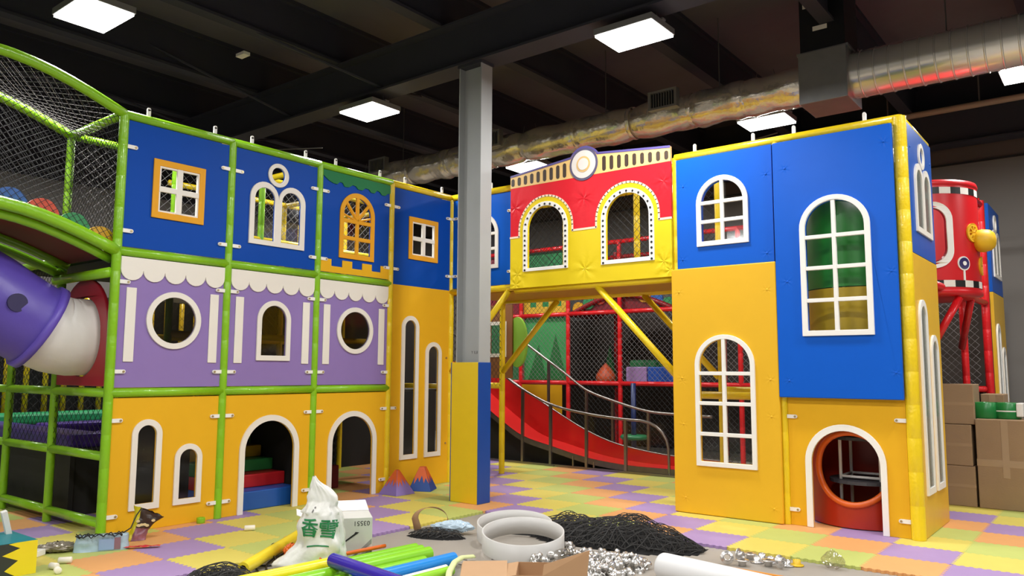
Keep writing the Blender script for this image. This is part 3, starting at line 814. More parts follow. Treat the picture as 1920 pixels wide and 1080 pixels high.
T.frame([(xo0, .002), (xi0, .002)] + list(reversed(ia)) + [(xi1, .002), (xo1, .002)] + oa, [], WHITEP, -.034, -.009, name='door_surround', bevel=.009)
T.clips([(.04, .16, 1), (.04, 1.11, 1), (1.18, .16, -1), (1.18, 1.11, -1)])
# tower side
SX = 6.075
SIDEG = M('acrylic grey sheen', '6f756e', .2)  # grey reflection at grazing angle painted as an opaque pane colour
def side_panels(x, y, labs):
    P = Panel('tower_panel', labs[0], (x, y), PI / 2, 2.755)
    hs = twin_window(P, .29, 2.995, .77, -.036, -.012, -.024, SIDEG)
    PBs = M('blue side vinyl', '1553ae', .4, spec=.2)
    P.board(rect(.07, 1.24, 2.755, 4.07), hs, PBs, -.018, .025, 'padding', .008)
    Q = Panel('tower_panel', labs[1], (x, y), PI / 2, 0.)
    a = arched_window(Q, .165, .53, .39, 2.30, .065, WHITEP, y0=-.04, y1=-.014, pane_y=-.026, gm=SIDEG); b = arched_window(Q, .66, 1.03, .385, 1.965, .065, WHITEP, y0=-.04, y1=-.014, pane_y=-.026, gm=SIDEG)
    Q.board(rect(.07, 1.25, .004, 2.75), [a, b], M('amber side vinyl', 'dcae28', .4), -.02, .025, 'padding', .01)
    btns(P, PBs, [(.17, 3.84), (1.16, 3.86)], -.018)
side_panels(SX, 0., ('blue twin-arched side panel of the right tower', 'amber side panel with two slim arched windows on the right tower'))
side_panels(6.17, 4.85, ('farther blue twin-arched panel behind the red turret', 'farther amber slim-windowed panel by the grey back wall'))

# vertical climbing tube inside the tower
CT = thing('climbing_tube', 'vertical red, yellow and green plastic tube inside the right tower', 'tube', (5.42, .66, 0))
RT = M('orange red plastic', 'b02a14', .35, var=.06)
m = MB(); nu, nv = 72, 36; Rr = .54
cz, cr = .60, .36
vs = []; 
for j in range(nv + 1):
    for i in range(nu):
        a = 2 * PI * i / nu; vs.append((Rr * math.cos(a), Rr * math.sin(a), .01 + 1.31 * j / nv))
fs = []
for j in range(nv):
    for i in range(nu):
        q = (j * nu + i, j * nu + (i + 1) % nu, (j + 1) * nu + (i + 1) % nu, (j + 1) * nu + i)
        c = sum((Vector(vs[k]) for k in q), Vector()) / 4
        if c.y < 0 and (c.x ** 2 + (c.z - cz) ** 2) < (cr - .01) ** 2: continue
        fs.append(q)
m.add(vs, fs); m.build('red_section', RT, CT, True)
rim = [(cr * math.cos(2 * PI * i / 48), -math.sqrt(max(0, Rr ** 2 - (cr * math.cos(2 * PI * i / 48)) ** 2)) - .005, cz + cr * math.sin(2 * PI * i / 48)) for i in range(48)]
MB().tube(rim, .032, 8, closed=True).build('hole_rim', M('orange rim plastic', 'e0641e', .35), CT, True)
MB().lathe([(Rr, 1.33), (Rr, 2.45)], n=40).build('yellow_section', M('yellow tube plastic', 'c9a818', .35), CT, True)
MB().lathe([(Rr, 2.46), (Rr, 3.75)], n=40).build('green_section', M('green tube plastic', '1f8a2c', .35), CT, True)
MB().lathe([(Rr, 1.30), (Rr + .03, 1.30), (Rr + .03, 1.36), (Rr, 1.36)], n=40).build('joint_ring', RT, CT, True)
for i in range(4):
    a = PI / 4 + i * PI / 2
    MB().tube([(.28 * math.cos(a), .28 * math.sin(a), .02), (.28 * math.cos(a), .28 * math.sin(a), 3.6)], .018, 8).build('ladder_pole', WHITEP, CT, True)
for z in (.45, .9, 1.35):
    MB().lathe([(.0001, z), (.36, z), (.36, z - .035), (.0001, z - .035)], n=24).build('step_disc', M('grey step rubber', '4c4c52', .6), CT)
    for i in range(4):
        a = PI / 4 + i * PI / 2; b = a + PI / 2
        MB().tube([(.28 * math.cos(a), .28 * math.sin(a), z + .03), (.28 * math.cos(b), .28 * math.sin(b), z + .03)], .015, 6).build('ladder_rail', WHITEP, CT, True)
# ------------------------------------------------------------------ steel column with padded foot
SC = thing('steel_column', 'tall grey steel I-beam column standing in front of the inner corner', 'column', (1.385, -1.085, 0))
GREYP = M('grey steel paint', 'a3a6a6', .5, var=.03)
m = MB(); m.box(-.185, -.17, -.105, .105, 0, 5.44); m.box(.17, .185, -.105, .105, 0, 5.44); m.box(-.17, .17, -.007, .007, 0, 5.44); m.build('i_beam', GREYP, SC)
MB().box(-.2, .2, -.12, .12, 5.40, 5.44).build('cap_plate', ROOFB, SC)
CP = thing('column_pad', 'yellow and blue padded wrap around the foot of the steel column', 'pad', (1.355, -1.085, 0))
MB().box(-.215, .21, -.115, -.105, .001, 1.67).build('front_pad', M('lemon pad vinyl', 'e6c41e', .38, bump=.1, bscale=6), CP, False, .004)
MB().box(.21, .222, -.115, .115, .001, 1.67).build('side_pad', M('blue pad vinyl', '17479a', .35, bump=.1, bscale=6), CP, False, .004)
MB().box(-.228, -.215, -.115, .115, .001, 1.67).build('side_pad', M('blue pad vinyl'), CP, False, .004)
MB().box(-.215, .21, .105, .115, .001, 1.67).build('back_pad', M('lemon pad vinyl'), CP, False, .004)
# small stencil on the column
tm = text_mesh('Y IL8', .05); tm.materials.append(M('stencil ink', '3a3a3a', .8))
o = put('stencil', tm, SC, loc=(.03, -.0075, 1.79), rot=(PI / 2, 0, 0))

# ------------------------------------------------------------------ wide red slide under the bridge
SL = thing('open_slide', 'wide red slide with curved steel handrails behind the bridge', 'slide', (0, 2.5, 0))
zc = [(-2.6, 1.72), (-2.0, 1.27), (-1.5, .93), (-1.03, .64), (-.62, .43), (0, .285), (.7, .145), (1.43, .08), (2.13, .075), (2.9, .07)]
def lerp_curve(c, x):
    # Catmull-Rom through the measured points
    for i in range(len(c) - 1):
        if c[i][0] <= x <= c[i + 1][0]:
            p0 = c[max(i - 1, 0)]; p1 = c[i]; p2 = c[i + 1]; p3 = c[min(i + 2, len(c) - 1)]
            t = (x - p1[0]) / (p2[0] - p1[0]); h = p2[0] - p1[0]
            m1 = (p2[1] - p0[1]) / (p2[0] - p0[0]) * h; m2 = (p3[1] - p1[1]) / (p3[0] - p1[0]) * h
            return (2 * t ** 3 - 3 * t * t + 1) * p1[1] + (t ** 3 - 2 * t * t + t) * m1 + (-2 * t ** 3 + 3 * t * t) * p2[1] + (t ** 3 - t * t) * m2
    return c[0][1] if x < c[0][0] else c[-1][1]
SLRED = M('red slide laminate', 'cf2a28', .28, var=.06, vscale=2)
sx0, sx1 = -2.6, 2.9
wl = [(-2.6, 2.1), (-2.0, 1.75), (-1.5, 1.5), (-1.0, 1.22), (-.337, .873), (.298, .573), (.855, .386), (1.48, .285), (1.98, .242), (2.9, .22)]
m = MB()
def bedf(u, v):
    x = sx0 + (sx1 - sx0) * u
    return (x, .02 + .58 * v, lerp_curve(zc, x) + .02)
m.grid(bedf, 44, 2); m.build('slide_bed', SLRED, SL, True)
m = MB(); m.grid(lambda u, v: (sx0 + (sx1 - sx0) * u, .60, lerp_curve(zc, sx0 + (sx1 - sx0) * u) + .02 + v * (lerp_curve(wl, sx0 + (sx1 - sx0) * u) - lerp_curve(zc, sx0 + (sx1 - sx0) * u) - .02)), 44, 1)
m.build('far_side_wall', SLRED, SL, True)
MB().tube([(sx0 + (sx1 - sx0) * i / 44, .61, lerp_curve(wl, sx0 + (sx1 - sx0) * i / 44)) for i in range(45)], .014, 6).build('wall_trim', STEEL, SL, True)
m = MB()
m.grid(lambda u, v: (sx0 + (sx1 - sx0) * u, -.005, lerp_curve(zc, sx0 + (sx1 - sx0) * u) - .05 + .09 * v), 44, 1)
m.grid(lambda u, v: (sx0 + (sx1 - sx0) * u, .02, lerp_curve(zc, sx0 + (sx1 - sx0) * u) - .05 + .09 * v), 44, 1)
m.build('stringer', M('dull steel stringer', '6f675f', .45, metal=.6, var=.25, vscale=9), SL)
fr = [(-2.3, 2.3), (-1.6, 1.85), (-1.04, 1.507), (-.58, 1.248), (0, 1.014), (.69, .886), (1.435, .821), (1.7, .815)]
front = [(x_, 0, lerp_curve(fr, x_)) for x_ in [-2.3 + 4.0 * i / 40 for i in range(41)]]
front += [(1.85, 0, .79), (1.97, 0, .735), (2.07, 0, .65), (2.14, 0, .54), (2.17, 0, .42), (2.175, 0, .2), (2.175, 0, .0)]
MB().tube(front, .022, 8).build('handrail', STEEL, SL, True)
bk = [(-1.2, 2.2), (-.6, 1.82), (-.1, 1.513), (.3, 1.255), (.82, 1.084), (1.49, .927), (1.97, .897), (2.6, .88)]
MB().tube([(x_, .62, lerp_curve(bk, x_)) for x_ in [-1.2 + 3.8 * i / 36 for i in range(37)]], .022, 8).build('handrail', STEEL, SL, True)
for x_ in (-.59, 0., .71, 1.435):
    MB().box(x_ - .022, x_ + .022, -.022, .022, 0, lerp_curve(fr, x_)).build('rail_post', STEEL, SL)
MB().box(-.09, .09, -.05, .05, 0.0, .02).build('foot_plate', STEEL, SL)
for x_ in (-.5, .3, .82, 1.49): MB().box(x_ - .02, x_ + .02, .62, .66, lerp_curve(wl, x_) - .1, lerp_curve(bk, x_)).build('rail_post', STEEL, SL)
for x_ in (.45, .85): MB().box(x_ - .012, x_ + .012, -.01, .01, 0, lerp_curve(zc, x_)).build('rail_post', STEEL, SL)
m = MB(); m.grid(lambda u, v: (-1.6 + 3.75 * u, -.012, lerp_curve(zc, -1.6 + 3.75 * u) + .03 + v * (min(lerp_curve(fr, -1.6 + 3.75 * u), .82 if u > .85 else 9) - lerp_curve(zc, -1.6 + 3.75 * u) - .06)), 40, 1)
m.build('clear_guard', GLASS('clear guard acrylic', 'ffffff', .03), SL, True)
MB().box(-1.3, -.4, .9, .92, .5, 1.32).build('yellow_back_panel', AMBER, SL)
MB().box(sx0, 2.3, -.03, .02, 0, .03).build('floor_rail', STEEL, SL)
MB().grid(lambda u, v: (sx0 + (sx1 - sx0) * u, .25, v * (lerp_curve(zc, sx0 + (sx1 - sx0) * u) - .01)), 30, 1).build('dark_skirt', DARKV, SL)

# ------------------------------------------------------------------ red frame at the rear
RF = thing('red_play_frame', 'red padded tube frame with netting behind the slide and turret', 'frame', (0, 4.8, 0))
xs_ = [-3.6, -2.4, -1.2, 0, 1.2, 2.4, 3.6, 4.8]
for x_ in xs_: post(RF, x_, 0, 0, HT, REDF)
post(RF, 6.1, 0, 0, HT, REDF, .055)
for a, b in zip(xs_, xs_[1:] + [6.1]):
    for z in (H1, H2, HT): beam(RF, (a, 0, z), (b, 0, z), REDF)
for x_ in xs_[::2]: post(RF, x_ + .4, 1.2, 0, HT, REDF, .04)
beam(RF, (-3.6, 1.2, HT - .1), (6, 1.2, HT - .1), REDF)
net('rear_net', RF, lambda s, t: (-3.6 + s, -.02, H2 + t), 9.6, HT - H2, .075, .003)
net('rear_net', RF, lambda s, t: (-3.6 + s, -.02, H1 + t), 9.6, H2 - H1, .075, .0032, CORDW)
net('rear_net', RF, lambda s, t: (-1.2 + s, -.02, t), 7.2, H1, .075, .003)
MB().box(-3.6, 6, .05, 2.1, H1 - .08, H1 - .04).build('deck', DARKV, RF)
MB().box(-3.6, 6, 1.95, 2.0, 0, H2).build('dark_sheet', M('dark mesh cloth', '4a423c', .9), RF)
# red tubes on the turret side of the frame
for y_ in (1.25, 3.6):
    post(RF, 5.98, y_ - 4.8, 0, HT - .1, REDF)
beam(RF, (5.98, 1.25 - 4.8, H2 - .14), (6.1, 0, H2 - .14), REDF); beam(RF, (6.04, 3.3 - 4.8, HT - .06), (6.1, 0, HT - .06), REDF)
net('rear_net', RF, lambda s, t: (5.43, -3.5 + s, t), 3.5, H2, .075, .003, CORDW)
MB().box(5.37, 5.40, -3.5, -.05, 0, H2 - .12).build('dark_sheet', M('dark mesh cloth'), RF)

# green scenery panels and blocks behind the rear net
R1 = Panel('painted_scenery', 'green scenery board with darker triangle hills behind the red net', (-2.4, 4.86), 0., H1 + .02)
R1.board(rect(.04, 1.16, H1 + .02, H2 - .05), [], M('leaf green board', '3f9a55', .5), 0, .02)
R1.part(MB().prism([(.15, H1 + .05), (.62, H1 + .05), (.42, 2.1)], (), -.012, 0), 'hill', M('dark green board', '1f6a30', .5))
R1.part(MB().prism([(.6, H1 + .05), (1.12, H1 + .05), (.85, 2.3)], (), -.012, 0), 'hill', M('dark green board'))
R2 = Panel('painted_scenery', 'green board with yellow battlements and white windows behind the red net', (-2.4, 4.86), 0., H2)
R2.board(rect(.04, 1.16, H2 + .02, HT - .05), [], M('green castle board', '27824a', .5), 0, .02)
bt = [(.04, H2 + .02), (1.16, H2 + .02), (1.16, 3.02), (1.0, 3.02), (1.0, 2.9), (.84, 2.9), (.84, 3.02), (.68, 3.02), (.68, 2.9), (.52, 2.9), (.52, 3.02), (.36, 3.02), (.36, 2.9), (.2, 2.9), (.2, 3.02), (.04, 3.02)]
R2.part(MB().prism(list(reversed(bt))[::-1], (), -.012, 0), 'battlement', M('yellow castle board', 'd9b030', .5))
f = R2.part(MB().prism(rect(.42, 1.02, 3.06, 3.3), [rect(.46, .70, 3.1, 3.26), rect(.74, .98, 3.1, 3.26)], -.012, 0), 'window_frame', WHITE)
R3 = Panel('painted_scenery', 'dark red board at the left of the green castle board', (-3.6, 4.86), 0., H2)
R3.board(rect(.04, 1.16, H2 + .02, HT - .05), [], M('crimson board', '8c1c2e', .5), 0, .02)
R3.part(MB().prism(rect(.75, 1.1, 3.0, 3.25), [rect(.8, 1.05, 3.05, 3.2)], -.012, 0), 'window_frame', WHITE)
R4 = Panel('painted_scenery', 'plain dark green board low at the left behind the slide', (-3.6, 4.86), 0., H1)
R4.board(rect(.04, 1.16, H1 + .02, H2 - .05), [], M('dark leaf board', '2c7040', .5), 0, .02)
for (xa, hx, w_, nm) in ((-.05, 'a684bc', .45, 'lilac'), (.42, '1c4fae', .62, 'blue')):
    o = MB().box(xa, xa + w_, 5.1, 5.6, H1 - .04, 1.66).build('soft_block', M(nm + ' block vinyl', hx, .45), None, False, .02)
    tag(o, nm + ' foam block on the rear deck behind the red net', 'block')
o = MB().box(-.3, .3, 5.65, 6.1, H1 - .04, 1.8).build('soft_block', M('green block vinyl', '2f8a50', .45), None, False, .05)
tag(o, 'green foam block on the rear deck behind the lilac one', 'block')
o = MB().lathe([(.0001, 1.75), (.12, 1.62), (.2, 1.5), (.2, H1 - .04), (.0001, H1 - .04)], (-.75, 5.5, 0), 20).build('soft_cone', M('orange cone vinyl', 'd0552c', .45), None, True)
tag(o, 'orange foam cone on the rear deck behind the red net', 'cone')
o = MB().prism([(-.95, .0), (-.62, .0), (-.78, .8)], (), 5.7, 5.75).build('scenery_board', M('dark green board'), None, loc=(0, 0, H1 - .03)); tag(o, 'dark green triangular board behind the orange cone', 'panel')
# red arched walkway behind
def arc2(y, zb, rise, n=16): return [(-1.2 + 2.4 * i / n, y, zb + rise * math.sin(PI * i / n)) for i in range(n + 1)]
MB().tube([(p[0], p[1] - 0, p[2]) for p in arc2(.06, H2 - .02, .34)], .05, 8).build('walkway_arch', M('deep red vinyl', '8a1018', .4), RF, True)
MB().tube([(p[0], p[1] - 0, p[2]) for p in arc2(1.1, H2 - .02, .34)], .05, 8).build('walkway_arch', M('deep red vinyl'), RF, True)
MB().grid(lambda u, v: (-1.2 + 2.4 * u, .06 + 1.04 * v, H2 - .06 + .34 * math.sin(PI * u)), 16, 1).build('walkway_deck', MAROON, RF, True)
MB().grid(lambda u, v: (-1.15 + 2.3 * u, .09, H2 + .0 + (.30 * math.sin(PI * u)) * v), 20, 2).build('walkway_fascia', MAROON, RF, True)
for i, (xx, cl) in enumerate(((-1.0, 'yellow'), (-.75, 'green'), (-.48, 'red'), (.5, 'yellow'), (.76, 'blue'), (1.0, 'green'))):
    zc_ = H2 + .34 * math.sin(PI * (xx + 1.2) / 2.4) + .02
    o = MB().prism(circ(0, 0, .13, 22), (), -.02, .02).build('railing_disc', MATS[cl + ' disc'], RF, loc=(xx, .08, zc_))
o = thing('spinner_pole', 'dark blue pole with a green round seat behind the slide rail', 'ride', (.62, 4.2, 0))
MB().tube([(0, 0, 0), (0, 0, 1.36)], .045, 10).build('pole', M('navy pole vinyl', '1a2c5c', .4), o, True)
MB().lathe([(.05, .36), (.22, .36), (.25, .40), (.22, .44), (.05, .44)], n=24).build('round_seat', M('green seat vinyl', '237a50', .4), o, True)
# flat green inflatable shape near the bridge post
o = thing('pear_shape_panel', 'brown and lime rounded panel beside the rear bridge post', 'panel', (-.75, 1.95, 0))
MB().prism([(-.35, 1.45), (.35, 1.45), (.35, 2.68), (-.35, 2.68)], [rect(-.12, .2, 1.85, 2.35)], 0, .03).build('brown_board', M('brown board', '8a5a34', .5), o)
MB().prism(circ(.42, 2.05, .2, 24, .42), (), .04, .09).build('lime_edge', M('lime board', '86b83c', .5), o)
MB().prism(rect(-.16, .24, 1.8, 2.4), [rect(-.11, .19, 1.86, 2.34)], -.015, 0).build('window_frame', WHITE, o)

# ------------------------------------------------------------------ red turret on the right
TU = thing('red_turret', 'round red turret with chequered bands, white window and yellow nose', 'turret', (5.72, 2.55, 0))
TRED = M('turret red plastic', 'd01a22', .33, var=.03); Ru = .63
zb_, zt_ = 2.56, 3.80
MB().lathe([(Ru, zb_), (Ru, zt_)], n=64).build('drum', TRED, TU, True)
MB().lathe([(Ru - .03, zt_), (Ru + .0, zt_), (Ru + .012, zt_ + .03), (Ru, zt_ + .07), (Ru - .2, zt_ + .09), (.001, zt_ + .10)], n=64).build('rounded_top', TRED, TU, True)
MB().lathe([(.001, zb_ - .08), (Ru - .1, zb_ - .09), (Ru + .01, zb_ - .06), (Ru + .014, zb_ - .02), (Ru, zb_)], n=64).build('rounded_base', TRED, TU, True)
for z0_, z1_ in ((zb_ + .02, zb_ + .10), (zt_ - .10, zt_ - .02)):
    nn = 30
    for i in range(nn):
        a0_ = 2 * PI * i / nn
        if not (-2.2 < ((a0_ + PI) % (2 * PI)) - PI < 1.2): continue
        MB().lathe([(Ru + .004, z0_), (Ru + .004, z1_)], n=4, a0=a0_, a1=a0_ + 2 * PI / nn).build('chequer_square', WHITE if i % 2 else BLACKP, TU)
# curved pieces fixed on the drum: s = arc angle about the axis
def on_drum(pts_outer, holes, d0, d1, nm, mat, ac):
    mb = MB(); mb.prism(pts_outer, holes, -d1, -d0)
    mb.v = [((Ru - y_) * math.cos(ac + x_ / Ru), (Ru - y_) * math.sin(ac + x_ / Ru), z_) for (x_, y_, z_) in mb.v]
    return mb.build(nm, mat, TU)
def rrect(w, z0, z1, r, n=8):
    o = []
    for cx_, cz_, a in ((w / 2 - r, z0 + r, -PI / 2), (w / 2 - r, z1 - r, 0), (-w / 2 + r, z1 - r, PI / 2), (-w / 2 + r, z0 + r, PI)):
        o += [(cx_ + r * math.cos(a + PI / 2 * i / n), cz_ + r * math.sin(a + PI / 2 * i / n)) for i in range(n + 1)]
    return o
ac = -PI / 2 + .28
on_drum(rrect(.56, 2.80, 3.60, .22), [rrect(.42, 2.87, 3.53, .17)], 0, .025, 'window_ring', WHITEP, ac)
on_drum(rrect(.43, 2.865, 3.535, .17), [], .002, .008, 'tinted_pane', M('tinted red acrylic', '8c1420', .15), ac)
ac2 = -PI / 2 + .93
on_drum(circ(0, 2.86, .085, 24), [], 0, .012, 'badge', WHITEP, ac2)
on_drum(circ(0, 2.86, .068, 24), [], .012, .018, 'badge_ring', M('violet badge', '2c2460', .4), ac2)
on_drum(circ(0, 2.86, .026, 16), [], .018, .022, 'badge_dot', WHITEP, ac2)
on_drum(rect(-.012, .012, 2.66, 2.78), [], 0, .01, 'badge_stem', WHITEP, ac2)
YW = M('yellow wheel plastic', 'dfae22', .4)
for (ac3, zz_, rr_) in ((-PI / 2 + 1.22, 3.24, .115), (-PI / 2 + 1.6, 2.86, .115)):
    holes = []
    for i in range(8):
        a = 2 * PI * i / 8
        holes.append([(rr_ * .3 * math.cos(a + .2), zz_ + rr_ * .3 * math.sin(a + .2)), (rr_ * .72 * math.cos(a + .12), zz_ + rr_ * .72 * math.sin(a + .12)), (rr_ * .72 * math.cos(a + .62), zz_ + rr_ * .72 * math.sin(a + .62)), (rr_ * .3 * math.cos(a + .52), zz_ + rr_ * .3 * math.sin(a + .52))])
    on_drum(circ(0, zz_, rr_, 28), holes, 0, .02, 'spoked_wheel', YW, ac3)
# yellow bell shaped nose
na = -PI / 2 + 1.42
nd = Vector((math.cos(na), math.sin(na), 0))
prof = [(.11, 0), (.135, .03), (.14, .08), (.125, .15), (.09, .19), (.04, .205), (.0005, .207)]
mb = MB(); mb.lathe(prof, n=24)
q = nd.to_track_quat('Z', 'Y').to_matrix()
mb.v = [tuple(q @ Vector(v) + nd * (Ru - .01) + Vector((0, 0, 3.15))) for v in mb.v]
mb.build('yellow_nose', M('yellow nose plastic', 'e0b21a', .5), TU, True)
for (aa, zz_) in ((-PI / 2 + .9, 2.46), (-PI / 2 + .35, 2.46)):
    e = (.56 * math.cos(aa), .56 * math.sin(aa), zz_)
    MB().tube([e, (.2, -.55 if aa > -1 else -.9, 1.95)], .045, 8).build('bracket_tube', REDF, TU, True)
MB().tube([(.45, .4, 2.48), (.25, .9, 1.9)], .045, 8).build('bracket_tube', REDF, TU, True)

# ------------------------------------------------------------------ boxes by the turret
TAPE = M('packing tape', 'a98f70', .15)
def carton(name, label, x0, x1, y0, y1, z0, z1, group=None, mat=None, rz=0.):
    cx_, cy_ = (x0 + x1) / 2, (y0 + y1) / 2; w_, d_ = (x1 - x0) / 2, (y1 - y0) / 2
    t = thing(name, label, 'box', (cx_, cy_, z0), rz, group)
    mat = mat or CARD
    h_ = z1 - z0
    MB().box(-w_, w_, -d_, d_, 0, h_).build('carton_body', mat, t, False, .008)
    MB().box(-w_ - .001, w_ + .001, -d_ - .002, -d_ - .0005, h_ * .47, h_ * .55).build('tape_strip', TAPE, t)
    MB().box(-.035, .035, -d_ - .0035, -d_ - .0022, h_ * .35 if z0 > 0 else .02, h_ - .01).build('tape_strip', TAPE, t)
    return t
carton('cardboard_box', 'bottom brown cardboard box of the three beside the amber tower side', 5.45, 6.19, 2.43, 3.0, 0.001, .47, 'stacked cartons')
carton('cardboard_box', 'middle brown cardboard box of the stack with shiny tape', 5.44, 6.17, 2.43, 3.0, .474, .955, 'stacked cartons')
carton('cardboard_box', 'top brown cardboard box of the stack, slightly askew', 5.46, 6.2, 2.45, 3.05, .96, 1.435, 'stacked cartons', rz=.03)
carton('cardboard_box', 'small brown cardboard box peeking out behind the green rolls', 6.2, 6.45, 3.08, 3.5, .001, 1.31)
carton('cardboard_box', 'large upright brown cardboard box under the green rolls', 6.215, 6.80, 2.42, 2.95, .001, 1.03)
g = thing('green_strap_rolls', 'two joined green plastic strap rolls lying on the large cardboard box', 'roll', (6.4, 2.68, 1.032))
GR = M('green strap plastic', '1f7d3c', .3, var=.05)
MB().lathe([(.0001, 0), (.135, 0), (.14, .01), (.14, .185), (.135, .19), (.05, .19), (.05, .18), (.0001, .18)], (-.1, 0, 0), 28).build('strap_roll', GR, g, True)
MB().lathe([(.0001, 0), (.135, 0), (.14, .01), (.14, .185), (.135, .19), (.05, .19), (.05, .18), (.0001, .18)], (.12, .02, 0), 28).build('strap_roll', GR, g, True)
MB().lathe([(.1415, .085), (.1415, .1)], (.12, .02, 0), 28).build('white_strip', WHITEP, g, True)
MB().box(.22, .29, -.1, .12, .03, .19).build('white_flap', WHITEP, g, False, .01)

# ------------------------------------------------------------------ ventilation duct
DU = thing('ventilation_duct', 'long silver foil ventilation duct running under the dark roof', 'duct', (0, 2.05, 5.38))
FOIL = M('crinkled foil', 'f2ece0', .2, metal=.75, bump=.5, bscale=11, var=.08)
GALV = M('galvanised sheet', 'e6e4de', .26, metal=.7, var=.12, vscale=3)
random.seed(3)
nx = 150; na_ = 28
m = MB()
def foil(u, v):
    x = -3.9 + 8.45 * v
    r = .26 + .014 * math.sin(x * 9) + .02 * noise.noise(Vector((x * 2.2, math.cos(u * 2 * PI) * 2, math.sin(u * 2 * PI) * 2)))
    for xt in (-3.6, -2.9, -1.9, -.9, -.2, .9, 1.9, 2.9, 3.7): r -= .03 * math.exp(-((x - xt) / .06) ** 2)
    a = -u * 2 * PI
    r += .010 * noise.noise(Vector((x * 12, a * 3, 1.7)))
    return (x, r * math.cos(a), r * math.sin(a))
m.grid(foil, na_, nx, True); m.build('foil_section', FOIL, DU, True)
for xt in (-3.6, -2.9, -1.9, -.9, .9, 1.9, 2.9, 3.7):
    m = MB(); m.lathe([(.248, xt - .035), (.258, xt), (.248, xt + .035)], n=24, ax='x')
    m.v = [(v[0] + .012 * noise.noise(Vector(v) * 14), v[1] * (1 + .05 * noise.noise(Vector(v) * 9)), v[2] * (1 + .05 * noise.noise(Vector(v) * 9 + Vector((3, 1, 2))))) for v in m.v]
    m.build('tape_band', FOIL, DU, True)
MB().lathe([(.296, 5.12), (.296, 13.0)], n=40, ax='x').build('spiral_section', GALV, DU, True)
rg = MB().lathe([(.296, -.012), (.305, -.006), (.305, .006), (.296, .012)], n=40, ax='x').mesh('seam_ring', GALV, True)
for i in range(26): put('seam_ring', rg, DU, loc=(5.25 + .17 * i, 0, 0))
BX = M('dark duct sheet', '8a8b8c', .38, metal=.4, var=.15)
m = MB(); m.box(4.53, 5.13, -.35, .32, -.36, .32); m.build('junction_box', BX, DU, False, .008)
m = MB(); m.box(4.55, 5.11, -.31, .30, .32, 1.32); m.build('drop_duct', M('black duct sheet', '2c2d31', .4, metal=.5), DU, False, .006)
MB().box(4.51, 5.15, -.33, .34, .30, .335).build('duct_flange', BX, DU)
MB().box(4.6, 4.68, -.315, -.311, .93, 1.0).build('sticker', WHITE, DU); MB().box(4.72, 4.9, -.315, -.311, .60, .66).build('sticker', WHITE, DU)
for xc in (2.55, -.75, -3.6):
    v = MB(); v.prism(rect(xc - .23, xc + .23, .02, .30), [rect(xc - .19, xc + .19, .05, .27)], -.33, -.22); o = v.build('vent_collar', BX, DU)
    MB().box(xc - .19, xc + .19, -.28, -.27, .05, .27).build('vent_back', BLACKP, o)
    for i in range(9): MB().box(xc - .19 + .042 * i, xc - .19 + .042 * i + .008, -.325, -.30, .05, .27).build('vent_slat', BX, o)
for xh in (-3.2, -1.4, 1.4, 3.3, 6.2, 8.0): MB().tube([(xh, 0, .25), (xh, 0, 1.3)], .008, 5).build('hanger_rod', ROD, DU)
# ------------------------------------------------------------------ foam volcano pyramids
def volcano(label, loc, b, tp, h, body, rz, cap='d9622a', rx=0.):
    t = thing('volcano_block', label, 'block', loc, rz)
    m = MB(); m.add([(-b, -b, 0), (b, -b, 0), (b, b, 0), (-b, b, 0), (-tp, -tp, h), (tp, -tp, h), (tp, tp, h), (-tp, tp, h)],
                    [(0, 3, 2, 1), (4, 5, 6, 7), (0, 1, 5, 4), (1, 2, 6, 5), (2, 3, 7, 6), (3, 0, 4, 7)])
    m.build('pyramid_body', body, t, False, .004)
    c = MB(); e = .0025
    for k in range(4):
        R_ = Matrix.Rotation(k * PI / 2, 3, 'Z')
        def fp(u, w):
            half = b + (tp - b) * w
            return tuple(R_ @ Vector((u * half, -half - e, h * w + e * .5)))
        n = 7; pts = []
        for i in range(n + 1):
            u = -1 + 2 * i / n
            wv = (.34 if i % 2 else .60) + .05 * math.sin(i * 5 + k)
            pts.append((u, wv))
        for i in range(n):
            a, bb = pts[i], pts[i + 1]
            c.add([fp(*a), fp(*bb), fp(bb[0], 1), fp(a[0], 1)], [(0, 1, 2, 3)])
    c.add([(-tp - e, -tp - e, h + e), (tp + e, -tp - e, h + e), (tp + e, tp + e, h + e), (-tp - e, tp + e, h + e)], [(0, 1, 2, 3)])
    c.build('lava_cap', M('lava orange', cap, .45), t)
    return t
volcano('lilac foam volcano block with orange peak by the doorway', (.235, -1.22, .001), .165, .018, .30, M('lilac vinyl', '8a74b8', .4), 0.)
volcano('dark blue foam volcano block with orange peak by the amber panel', (.25, -.77, .001), .155, .035, .30, M('navy blue vinyl', '1a4796', .4), .5)

